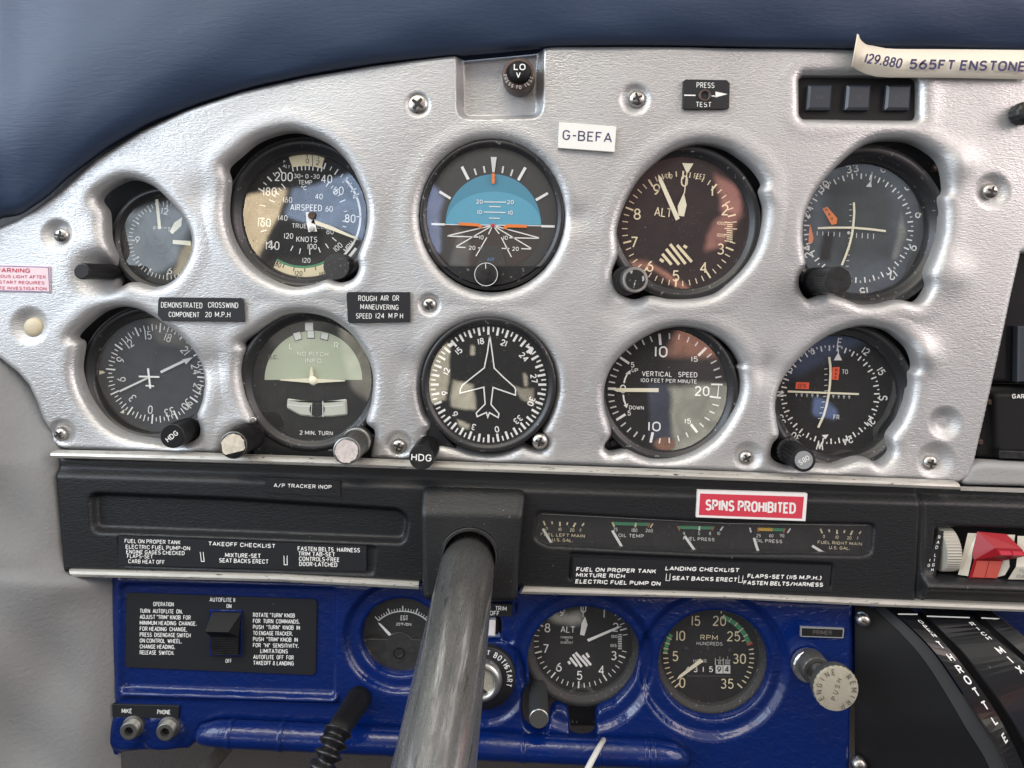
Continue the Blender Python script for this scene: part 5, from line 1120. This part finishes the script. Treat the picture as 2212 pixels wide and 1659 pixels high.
for t, x, y, w_ in (('FASTEN BELTS  HARNESS', 411, 754, 452), ('TRIM TAB-SET', 415, 790, 266), ('CONTROLS-FREE', 420, 827, 294), ('DOOR-LATCHED', 422, 864, 276)):
    X_, Y_ = g2(x, y); tx.append((t, X_, Y_, 40, white, dict(width=w_*G2[2]/G1[2], align='l', rot=1.6, bold=0.03)))
bx, by = g2(310, 806)
placard('checklist_placard', G1, 27, [(740, 838), (3010, 930), (3010, 1160), (740, 1105)], placardblack, 'black takeoff checklist placard with white print, left of the yoke', tx, thick=1.2, chamfer=0, extra=boxes((1500, 985, 1526, 1070, -10), (bx+4, by, bx+32, by+82, -2)))
g4 = lambda x, y: (x+2074, y)
tx = [(t, x, y, 46, white, dict(width=w_, align='l', rot=1.6, bold=0.065, shear=0.15)) for t, x, y, w_ in (('FUEL ON PROPER TANK', 606, 940, 868), ('MIXTURE RICH', 604, 1002, 530), ('ELECTRIC FUEL PUMP ON', 596, 1072, 925), ('LANDING CHECKLIST', 1576, 930, 800), ('SEAT BACKS ERECT', 1648, 1036, 705), ('FLAPS-SET (115 M.P.H.)', 2468, 1014, 805), ('FASTEN BELTS/HARNESS', 2424, 1086, 866))]
placard('checklist_placard', G3, 27, [(575, 815), (3380, 905), (3350, 1190), (560, 1110)], placardblack, 'black landing checklist placard in slanted white print, right of the yoke', tx, thick=1.2, chamfer=0, extra=boxes((1580, 990, 1620, 1064, 8), (2368, 1010, 2412, 1084, 8)))
# autopilot switch placard
rowsL = ['TURN  AUTOFLITE  ON.', 'ADJUST "TRIM" KNOB  FOR', 'MINIMUM HEADING  CHANGE.', 'FOR HEADING  CHANGE,', 'PRESS  DISENGAGE SWITCH', 'ON CONTROL  WHEEL,', 'CHANGE HEADING,', 'RELEASE  SWITCH.']
wl_ = [362, 430, 480, 400, 430, 355, 298, 290]; rowsR = ['ROTATE "TURN" KNOB', 'FOR  TURN  COMMANDS.', 'PUSH  "TURN"  KNOB  IN', 'TO ENGAGE TRACKER.', 'PUSH  "TRIM" KNOB  IN', 'FOR  "HI"  SENSITIVITY.']; wr = [354, 394, 396, 335, 378, 385]
cw = dict(bold=0.03)
tx = [('OPERATION', 634, 272, 36, white, dict(width=174, bold=0.03))]+[(t, 434, 328+50*i, 36, white, dict(width=wl_[i], align='l', bold=0.03)) for i, t in enumerate(rowsL)]
tx += [(t, 1388, 362+51*i, 36, white, dict(width=wr[i], align='l', bold=0.03)) for i, t in enumerate(rowsR)]+[('LIMITATIONS', 1566, 668, 36, white, dict(width=232, bold=0.03)), ('AUTOFLITE  OFF  FOR', 1390, 716, 36, white, dict(width=342, align='l', bold=0.03)), ('TAKEOFF & LANDING', 1390, 766, 36, white, dict(width=342, align='l', bold=0.03))]
tx += [('AUTOFLITE II', 1130, 235, 36, white, dict(width=215, bold=0.03)), ('ON', 1186, 288, 34, white, dict(width=42, bold=0.03)), ('OFF', 1183, 750, 34, white, dict(width=54, bold=0.03))]
o = placard('autopilot_placard', G6, -13, [(320, 200), (345, 178), (1905, 235), (1925, 262), (1915, 850), (1890, 872), (330, 806), (308, 785)], placardblack, 'black autopilot instruction placard with a rocker switch, on the blue panel', tx, thick=2, chamfer=3)
sw_ = thing('rocker_switch', Frame(*G6, -10, 1160, 520), 'black autopilot rocker switch in a blue-edged slot of the instruction placard', 'switch')
p_ = MB(Frame(*G6, -10, 1160, 520)); p_.prism([(1015, 320), (1295, 325), (1295, 720), (1020, 712)], blue, -4, 2, 6); p_.prism([(1035, 335), (1285, 338), (1282, 700), (1042, 695)], black, 2.5, 3); link('frame', p_, sw_)
p_ = MB(Frame(*G6, -6, 1160, 500)); fr = p_.fr
a_ = [p_.pt(1040, 345, 0), p_.pt(1285, 350, 0), p_.pt(1030, 455, 30), p_.pt(1222, 460, 30), p_.pt(1045, 690, 8), p_.pt(1275, 695, 8), p_.pt(1040, 530, 10), p_.pt(1278, 535, 10)]
p_.face((a_[0], a_[1], a_[3], a_[2]), black); p_.face((a_[2], a_[3], a_[7], a_[6]), black); p_.face((a_[6], a_[7], a_[5], a_[4]), black); p_.face((a_[1], a_[7], a_[3]), black); p_.face((a_[0], a_[2], a_[6]), black)
for i in range(10): p_.line(1052, 545+15*i, 1270, 550+15*i, 7, knobblack, 11.5-0.25*i)
link('paddle', p_, sw_)
# jack sockets
placard('jack_placard', G6, -3, [(200, 1118), (765, 1132), (755, 1240), (205, 1226)], placardblack, 'black placard reading mike and phone above two jack sockets', [('MIKE', 325, 1172, 38, white, dict(width=86, bold=0.02)), ('PHONE', 637, 1181, 38, white, dict(width=112, bold=0.02))], thick=2)
for (u, v), lb in (((335, 1352), 'threaded metal jack socket under the word mike'), ((640, 1360), 'threaded metal jack socket under the word phone')):
    fr = Frame(*G6, 20, u, v); e = thing('jack_socket', fr, lb, 'socket', 'headset jack sockets')
    b = MB(fr); prof = [(92, -30), (92, -18), (80, -17)]
    for i in range(4): prof += [(79, -15+4*i), (73, -13+4*i)]
    b.lathe(u, v, prof+[(66, 0), (38, 0), (36, -12)], knurlmetal, 40, cap=False, smooth=False); link('barrel', b, e)
    b = MB(fr); b.disc(u, v, 37, void, -10, 32); link('bore', b, e)

# ---- ignition switch, trim switch
fr = Frame(*G7, -2, 1405, 880); e = thing('ignition_switch', fr, 'round ignition key switch behind the yoke shaft reading both and start', 'switch')
b = MB(fr); b.lathe(1400, 895, [(272, -18), (272, 0), (264, 4), (150, 4)], placardblack, 64); pl = link('escutcheon', b, e)
t_ = MB(fr)
for t, a0, a1 in (('BOTH', 28, 60), ('START', 64, 104)):
    for i, ch in enumerate(t): u, v = around((1400, 895), 222, a0+(a1-a0)*i/(len(t)-1)); t_.text(ch, u, v, 48, white, rot=a0+(a1-a0)*i/(len(t)-1), w=4.7, bold=0.03, squeeze=0.75)
for t, a in (('T', 11), ('L', -22), ('OFF', -75)):
    u, v = around((1400, 895), 222, a); t_.text(t, u, v, 40, white, rot=a, w=4.7, bold=0.02)
link('lettering', t_, pl)
b = MB(fr); b.lathe(1385, 890, [(172, 3), (176, 14), (160, 26), (125, 30), (110, 24), (104, 12)], rimmetal, 64, cap=False); link('collar', b, e)
b = MB(fr); b.lathe(1385, 900, [(106, 4), (106, 14), (96, 17)], brass, 48); b.prism([(1372, 925), (1395, 945), (1458, 1000), (1440, 1025), (1380, 985)], slot, 16, 17.6); link('key_barrel', b, e)
fr = Frame(*G7, 0, 1550, 350); e = thing('trim_switch', fr, 'white trim rocker switch under a black trim placard, right of the shaft', 'switch')
b = MB(fr); b.prism([(1330, 262), (1644, 274), (1638, 376), (1330, 368)], placardblack, -6, 3, 2); b.text('TRIM', 1548, 306, 38, white, width=96, w=3.6, bold=0.02); b.text('ON/OFF', 1536, 347, 38, white, width=170, align='r', w=3.6, bold=0.02); link('placard_plate', b, e)
b = MB(Frame(*G7, -20, 1460, 450)); b.prism([(1350, 370), (1525, 372), (1525, 530), (1350, 525)], black, -10, 0); b.prism([(1360, 384), (1506, 384), (1500, 518), (1360, 516)], spinwhite, 0, 18, 10); link('rocker', b, e)

# ---- primer
fr = Frame(*H2, 0, 560, 700); e = thing('primer_pump', fr, 'engine primer knob with a pale brass face and grey knurled collar', 'primer')
b = MB(Frame(*H2, 4, 480, 660)); b.prism([around((470, 650), 130, a) for a in range(0, 360, 20)], rimmetal, -6, 12, 10); link('hex_nut', b, e)
b = MB(Frame(*H2, 46, 545, 705)); b.lathe(545, 705, [(112, -44), (118, -38), (118, -4), (106, 0), (80, 0), (72, -3)], knurlmetal, 64, flute=(50, .03, 1, 2)); smooth_by_angle(link('collar', b, e))
b = MB(Frame(*H2, 80, 600, 750)); b.lathe(600, 750, [(50, -50), (50, -20), (40, -16), (40, 20)], knurlmetal, 32); link('plunger', b, e)
b = MB(Frame(*H2, 118, 702, 845)); b.lathe(702, 845, [(90, -26), (180, -22), (185, -18), (185, -4), (176, 0), (90, 1.5)], brass, 96, flute=(70, .03, 2, 3), mats=[knurlmetal, knurlmetal, knurlmetal, brass, brass, brass]); k_ = link('pull_knob', b, e); smooth_by_angle(k_)
t_ = MB(Frame(*H2, 118, 702, 845))
for i, ch in enumerate('ENGINE'): a = -120+22*i; u, v = around((700, 845), 142, a); t_.text(ch, u, v, 46, dim, rot=a, w=2.2, squeeze=0.9)
for i, ch in enumerate('PRIMER'): a = 165-22*i-0; u, v = around((700, 845), 142, 160-23*i); t_.text(ch, u, v, 46, dim, rot=160-23*i, w=2.2, squeeze=0.9)
for i, ch in enumerate('PUSH'): t_.text(ch, 700-(i-1.5)*-14, 915-48*i, 40, dim, rot=-60, w=2.2)
link('lettering', t_, k_)
placard('primer_placard', H2, -2, [(414, 342), (762, 356), (754, 432), (412, 420)], ltgrey, 'tiny black placard reading primer above the primer knob', [('PRIMER', 586, 386, 36, dim, dict(width=152, bold=0.03, rot=1.5))], thick=2, chamfer=0, extra=lambda t_, w: t_.poly([(420, 350), (752, 363), (746, 424), (419, 413)], void, w-0.3))

# ---- yoke shaft
fr = Frame(0, 0, 1, 60, 1008, 1213); e = thing('control_yoke_shaft', fr, 'scuffed steel control yoke shaft coming out of the black housing', 'yoke shaft')
a_, b_ = W(1011, 1214, 44), W(938, 1659, 640); o_ = Vector(fr.origin); b = MB(fr)
tube(b, [tuple(a_+(b_-a_)*q-o_) for q in np.linspace(-0.12, 1.45, 30)], 57.5*S*(D-44)/D, tubemetal, 72); link('shaft', b, e)
b = MB(Frame(0, 0, 1, 66, 1014, 1203)); b.lathe(1014, 1203, [(67, -14), (67, 4), (62, 8), (57, 6), (54.5, -12)], knobblack, 72, cap=False); link('collar_ring', b, e)

# ---- hose and cord
fr = Frame(0, 0, 1, 30, 700, 1600); e = thing('flexible_hose', fr, 'black corrugated flexible hose hanging in front of the blue lip', 'hose')
b = sweep(fr, [(776, 1508, -6, 27), (770, 1518, 12, 26), (752, 1545, 70, 25.5), (734, 1572, 120, 25), (722, 1592, 150, 25)], black, n=28); link('sleeve', b, e)
pts = []; N = 90
for i in range(N):
    t = i/(N-1); x = 730-62*t; y = 1580+150*t; h = 140+40*math.sin(t*2.5); pts.append((x, y, h, 25.5+6.0*math.cos(t*2*math.pi*6)))
b = sweep(fr, pts, rubber, n=28); link('corrugated_section', b, e)
fr = Frame(0, 0, 1, 40, 1300, 1612); b = sweep(fr, [(1304, 1598, 22, 5.5), (1292, 1618, 60, 6), (1276, 1648, 90, 6.5), (1255, 1690, 110, 7)], cordwhite)
tag(link('white_cord', b), 'short white speckled cord hanging below the second altimeter', 'cord')

# ---- throttle quadrant
fr = Frame(*H2, 20, 1500, 800); e = thing('throttle_quadrant', fr, 'black curved throttle and mixture quadrant in the lower right corner', 'throttle quadrant')
L1 = [(1060, 150), (1110, 190), (1300, 350), (1500, 560), (1700, 850), (1830, 1050), (2000, 1300), (2080, 1470), (2130, 1600)]
R1 = [(1260, 150), (1312, 200), (1480, 370), (1650, 560), (1830, 790), (1960, 980), (2080, 1190), (2200, 1440), (2250, 1580)]
L2 = [(1330, 150), (1372, 200), (1560, 400), (1720, 560), (1900, 800), (2040, 1000), (2180, 1230), (2260, 1400), (2330, 1560)]
R2 = [(1690, 150), (1742, 210), (1900, 350), (2060, 490), (2250, 660), (2420, 850), (2560, 1060), (2680, 1260), (2760, 1480)]
L3 = [(1760, 150), (1805, 205), (1970, 360), (2130, 500), (2310, 670), (2480, 870), (2620, 1080), (2740, 1290), (2820, 1500)]
R3 = [(1900, 150), (1945, 205), (2090, 320), (2250, 450), (2420, 620), (2600, 830), (2740, 1040), (2860, 1240), (2950, 1450)]
hq = [-30, -14, 26, 62, 92, 110, 122, 128, 130]
def smoothline(pts, n=5):
    P = np.array(pts, float); t = np.linspace(0, len(P)-1, (len(P)-1)*n+1); out = []
    for q in t:
        i = min(int(q), len(P)-2); u = q-i; p0 = P[max(i-1, 0)]; p1 = P[i]; p2 = P[i+1]; p3 = P[min(i+2, len(P)-1)]
        out.append(0.5*((2*p1)+(-p0+p2)*u+(2*p0-5*p1+4*p2-p3)*u*u+(-p0+3*p1-3*p2+p3)*u**3))
    return np.array(out)
hs_ = smoothline([(h, 0) for h in hq])[:, 0]
def band(name, Lp, Rp, m, dh=0, thick=26):
    Lq, Rq = smoothline(Lp), smoothline(Rp); mb_ = MB(fr); o_ = Vector(fr.origin); n = len(Lq); rows = []
    for i in range(n):
        row = []
        for (x, y), h in ((Lq[i], hs_[i]+dh-thick), (Lq[i], hs_[i]+dh-3), (Lq[i]*.96+Rq[i]*.04, hs_[i]+dh), (Lq[i]*.04+Rq[i]*.96, hs_[i]+dh), (Rq[i], hs_[i]+dh-3), (Rq[i], hs_[i]+dh-thick)):
            mb_.v.append(tuple(W(H2[0]+H2[2]*x, H2[1]+H2[2]*y, h)-o_)); row.append(len(mb_.v)-1)
        rows.append(row)
    for a_, b_ in zip(rows, rows[1:]):
        for j in range(5): mb_.face((a_[j], b_[j], b_[j+1], a_[j+1]), m)
    return link(name, mb_, e)
b1 = band('throttle_band', L1, R1, blackglossband); b2 = band('mixture_band', L2, R2, blackglossband); b3 = band('carburettor_heat_band', L3, R3, blackglossband)
Lr = [(x-70-6*i, y+20+14*i) for i, (x, y) in enumerate(L1)]; band('edge_rail', Lr, [(x-8, y) for x, y in L1], greypad if False else dialgrey, -6)
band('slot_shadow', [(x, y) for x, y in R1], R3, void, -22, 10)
# side plate
sp_ = MB(fr); o_ = Vector(fr.origin); Lq = smoothline(Lr); 
for i in range(len(Lq)):
    for x, h in ((850, -20), (Lq[i][0], hs_[i]-8)):
        sp_.v.append(tuple(W(H2[0]+H2[2]*x, H2[1]+H2[2]*Lq[i][1], h)-o_))
for i in range(len(Lq)-1): sp_.face((2*i, 2*i+2, 2*i+3, 2*i+1), black, True)
link('side_plate', sp_, e)
def bandtext(parent, items, Lp, Rp, cap, wd, frac, bold):
    Lq, Rq = smoothline(Lp, 24), smoothline(Rp, 24); hs_ = smoothline([(h, 0) for h in hq], 24)[:, 0]; t_ = MB(fr); o_ = Vector(fr.origin)
    for ch, yv in items:
        mid = Lq*(1-frac)+Rq*frac; i = int(np.argmin(abs(mid[:, 1]-yv))); i = max(3, min(len(mid)-4, i))
        P0 = W(H2[0]+H2[2]*mid[i][0], H2[1]+H2[2]*mid[i][1], hs_[i]+1.2); Pu = W(H2[0]+H2[2]*mid[i-3][0], H2[1]+H2[2]*mid[i-3][1], hs_[i-3]+1.2); Pd = W(H2[0]+H2[2]*mid[i+3][0], H2[1]+H2[2]*mid[i+3][1], hs_[i+3]+1.2)
        PR = W(H2[0]+H2[2]*Rq[i][0], H2[1]+H2[2]*Rq[i][1], hs_[i]); PL = W(H2[0]+H2[2]*Lq[i][0], H2[1]+H2[2]*Lq[i][1], hs_[i])
        up = (Pu-Pd).normalized(); rt = (PR-PL).normalized()
        vv, ff, wdt = glyphs(ch, bold); b0 = len(t_.v); mi = t_._m(white)
        for x, y, ly in vv:
            q = P0+rt*((x-wdt/2)*wd*S*H2[2])+up*((y-0.5)*cap*S*H2[2])-o_; t_.v.append(tuple(q))
        for f_ in ff: t_.f.append(tuple(b0+k for k in f_)); t_.mi.append(mi); t_.sm.append(False)
    return link('lettering', t_, parent)
bandtext(b1, list(zip('OPEN', (300, 340, 375, 412))), L1, R1, 34, 46, 0.80, 0.01)
bandtext(b1, list(zip('THROTTLE', (490, 585, 680, 775, 872, 975, 1095, 1235))), L1, R1, 66, 52, 0.66, 0.035)
bandtext(b2, list(zip('RICH', (322, 360, 398, 436))), L2, R2, 34, 46, 0.83, 0.01)
bandtext(b2, list(zip('MIXTURE', (530, 610, 690, 780, 880, 990, 1100))), L2, R2, 66, 52, 0.8, 0.035)
t_ = MB(fr); o_ = Vector(fr.origin)
for x0, y0, x1, y1, h in ((1198, 241, 1356, 243, 3), (1430, 258, 1776, 270, 3), (1868, 272, 2015, 280, 3)):
    ids = []
    for x, y in ((x0, y0-5), (x0, y0+5), (x1, y1+5), (x1, y1-5)): t_.v.append(tuple(W(H2[0]+H2[2]*x, H2[1]+H2[2]*y, 8+h)-o_)); ids.append(len(t_.v)-1)
    t_.face(ids, white)
link('end_stop_lines', t_, e)
for u, v, r_ in ((915, 290, 56), (885, 1455, 60)):
    b = MB(Frame(*H2, 2, u, v)); b.lathe(u, v, [(r_, -8), (r_, 4), (r_*.7, 10), (r_*.3, 12)], steel, 28); b.line(u-r_*.5, v-r_*.3, u+r_*.5, v+r_*.3, 9, slot, 12.4); link('side_screw', b, e)
rb = MB(Frame(0, 0, 1, -30, 2180, 1340)); rb.poly([(1840, 1290), (2340, 1290), (2340, 1500), (1840, 1500)], blue, 0); tag(link('blue_backing_panel', rb), 'patch of blue panel behind the quadrant at the right edge', 'panel')

# ---- switch bay on the right
bay = MB(Frame(*G5, -24, 1300, 850)); bay.poly([(600, 450), (2600, 450), (2600, 1350), (600, 1350)], void, 0); tag(link('switch_bay', bay), 'dark recess holding the dimmer wheel and rocker switches', 'recess')
fr = Frame(*G5, 18, 890, 840); e = thing('dimmer_wheel', fr, 'ribbed grey thumbwheel for the radio light, right of the seam', 'thumbwheel')
b = MB(fr); n = 96; r_ = 262
for u in (800, 812, 962, 975):
    for i in range(n):
        t = 2*math.pi*i/n; rr = r_*(0.97 if u in (800, 975) else 1.0)*(1-(0.035 if i % 2 else 0)); p = fr.p(u, 840-rr*math.cos(t), rr*math.sin(t)*G5[2]-30); b.v.append(p)
for j in range(3):
    for i in range(n): b.face((j*n+i, j*n+(i+1) % n, (j+1)*n+(i+1) % n, (j+1)*n+i), wheelgrey)
b.face(list(range(n))[::-1], wheelgrey); b.face(list(range(3*n, 4*n)), wheelgrey); link('wheel', b, e)
b = MB(Frame(*G5, 18, 680, 860)); b.poly([(745, 575), (805, 575), (700, 1130), (585, 1130), (640, 850)], placardblack, 0)
for i, ch in enumerate('RAD'): b.text(ch, 748-15*i, 648+60*i, 40, white, w=.6, bold=0.02, shear=.15)
for i, ch in enumerate('LIGHT'): b.text(ch, 700-11*i, 862+58*i, 40, white, w=.6, bold=0.02, shear=.15)
for i, ch in enumerate('LIGIT'[1:]): b.text(ch, 636-12*i, 922+62*i, 38, white, w=.6, bold=0.02, shear=.15)
link('label_plate', b, e)
def rocker(name, label, parts, u, v, h=20, text=None):
    fr = Frame(*G5, h, u, v); e = thing(name, fr, label, 'switch', 'rocker switches in the bay')
    for nm, shapes, m in parts:
        b = MB(fr)
        for pts in shapes:
            ids = [b.pt(p[0], p[1], p[2]*0.5) for p in pts]; b.face(ids, m)
        link(nm, b, e)
    return e
e = rocker('rocker_switch', 'glossy red double rocker switch between ivory side cheeks', [
  ('cheek', [[(1105, 610, -10), (1212, 612, -10), (1140, 835, 0), (1135, 900, 2), (1092, 1112, 0), (988, 1106, -10)]], ivoryplastic),
  ('cheek', [[(1580, 905, 0), (1582, 1000, 2), (1530, 1100, 0), (1420, 1140, -6), (1480, 930, 0)], [(1560, 630, -14), (1675, 635, -14), (1650, 750, -8), (1600, 700, -8)]], ivoryplastic),
  ('paddle', [[(1212, 590, -8), (1560, 620, -8), (1650, 745, 44), (1340, 735, 44)], [(1340, 735, 44), (1650, 745, 44), (1698, 825, 46), (1395, 822, 46)], [(1395, 822, 46), (1698, 825, 46), (1640, 855, 34), (1490, 920, 10), (1150, 912, 8)], [(1212, 590, -8), (1340, 735, 44), (1395, 822, 46), (1150, 912, 8), (1140, 850, 0)], [(1150, 912, 8), (1490, 920, 10), (1425, 1135, 4), (1095, 1130, 2)]], redplastic),
  ('lens', [[(1180, 922, 10), (1322, 922, 10.6), (1280, 1125, 5), (1135, 1118, 4)], [(1330, 922, 10.6), (1480, 925, 11.4), (1425, 1128, 6), (1288, 1124, 5)]], redlamp)], 1350, 860)
p_ = MB(Frame(*G5, 20, 1350, 860))
for q in ([(1378, 765), (1515, 770), (1535, 818), (1405, 818)], [(1535, 770), (1650, 775), (1680, 820), (1550, 820)]): p_.poly(q, pinksign, 23.2)
link('grip_pads', p_, e)
e = rocker('rocker_switch', 'pale fuel pump rocker switch cut by the right edge', [('paddle', [[(1690, 640, -6), (2100, 650, -6), (2100, 900, 8), (1660, 890, 8)], [(1660, 890, 8), (2100, 900, 8), (2100, 985, 20), (1625, 980, 20)], [(1625, 980, 20), (2100, 985, 20), (2100, 1150, 12), (1548, 1138, 10)]], ivoryplastic)], 1800, 900)
p_ = MB(Frame(*G5, 20, 1800, 900)); p_.text('FUEL', 1668, 1028, 44, ltgrey, align='l', w=10.2, bold=0.02, shear=.2); p_.text('PUMP', 1640, 1094, 44, ltgrey, align='l', w=8.8, bold=0.02, shear=.2); link('lettering', p_, e)

# ---- annunciators along the top
fr = Frame(*F3, -2, 775, 230); e = thing('low_voltage_lamp', fr, 'brown press to test lamp reading LO V in the recessed tray', 'warning lamp')
b = MB(Frame(*F3, 26, 778, 215)); b.lathe(778, 222, [(100, -64), (104, -50), (104, -6), (98, 0), (70, 0), (66, -6)], lampbrown, 64, ry=0.98); k_ = link('bezel_ring', b, e)
b = MB(Frame(*F3, 34, 782, 208)); b.lathe(782, 208, [(66, -16), (68, -3), (60, 2), (30, 4)], black, 48); link('lens', b, e)
t_ = MB(Frame(*F3, 38, 782, 208)); t_.text('LO', 784, 180, 40, white, width=72, w=1, bold=0.03); t_.text('V', 775, 230, 36, white, width=36, w=1, bold=0.03); link('lettering', t_, e)
t_ = MB(Frame(*F3, 27, 778, 215))
for wd_, a0, a1 in (('PRESS', 262, 208), ('TO', 188, 174), ('TEST', 150, 108)):
    for i, ch in enumerate(wd_): a = a0+(a1-a0)*i/(len(wd_)-1); u, v = around((778, 222), 85, a); t_.text(ch, u, v, 22, palegrey, rot=a-180, w=0.5, squeeze=0.9)
link('rim_lettering', t_, k_)
fr = Frame(*F5b, -24, 1290, 400); e = thing('annunciator_lights', fr, 'three unlit square annunciator lights in one dark window', 'warning lights')
b = MB(fr); b.poly([(940, 270), (1650, 275), (1650, 540), (940, 530)], black, 0); link('window', b, e)
for x0 in (1010, 1222, 1440):
    b = MB(Frame(*F5b, -22, x0+65, 400)); b.prism([(x0+8, 335), (x0+140, 335), (x0+130, 470), (x0-4, 470)], smoke, -2, 12, 12)
    b.text({1010: 'VAC', 1222: 'OIL', 1440: 'ALT'}[x0], x0+68, 402, 20, dim, w=12.4); link('lamp', b, e)
fr = Frame(*F5b, 30, 2205, 480); b = MB(fr); b.lathe(2228, 478, [(62, -26), (62, -4), (50, 2), (20, 4)], knobblack, 48, flute=(12, .1, 0, 1)); tag(link('pull_control', b), 'black knob cut by the right edge of the frame, above the screw', 'control')

# ---- screws and the ivory button
def screw(px, py, r, h, label, rot=20, m=steel):
    fr = Frame(0, 0, 1, h, px, py); b = MB(fr)
    b.lathe(px, py, [(r, -8), (r, 0), (r*.93, 3), (r*.75, 6), (r*.45, 8), (r*.1, 9)], m, 36)
    o = tag(link('panel_screw', b), label, 'screw', 'panel screws')
    c = MB(fr); s_ = r*.6; t = r*.27
    for q in (rot, rot+90):
        dx, dy = s_*math.cos(R(q)), s_*math.sin(R(q)); c.line(px-dx, py-dy, px+dx, py+dy, t, slot, 9.3+(q != rot)*.2, t)
    c.disc(px, py, t*.9, slot, 9.7, 12); link('cross_recess', c, o); return o
for a in ((903, 226, 24, -8, 'bright cross-head screw left of the voltage lamp tray', 38), (1376, 213, 18, -7, 'cross-head screw left of the press test plate', 70), (2139, 413, 17, -7, 'cross-head screw near the right edge beside the hazy course indicator', 15),
          (133, 509, 17, -8, 'cross-head screw left of the clock', 12), (928, 658, 16, -8, 'cross-head screw right of the rough air placard', 40), (861, 963, 15, -8, 'cross-head screw between the turn coordinator and heading knob', 25),
          (1611, 988, 15, -8, 'cross-head screw between the vertical speed gauge and OBS knob', 60), (2009, 999, 16, -8, 'cross-head screw in the bottom right corner of the silver panel', 15), (131, 937, 14, -8, 'cross-head screw in the bottom left corner of the silver panel', 55),
          (1166, 953, 17, 6, 'pale screw on a grey lug at the lower right of the heading indicator', 20)): screw(*a)
fr = Frame(0, 0, 1, -8, 74, 707); b = MB(fr); b.lathe(74, 707, [(21, -10), (21, 2), (19, 6), (12, 9), (4, 10)], buttonivory, 40); b.lathe(73, 708, [(24, -6), (24, 0), (21, 0)], slot, 40, cap=False)
tag(link('push_button', b), 'round ivory push button below the warning sticker', 'button')
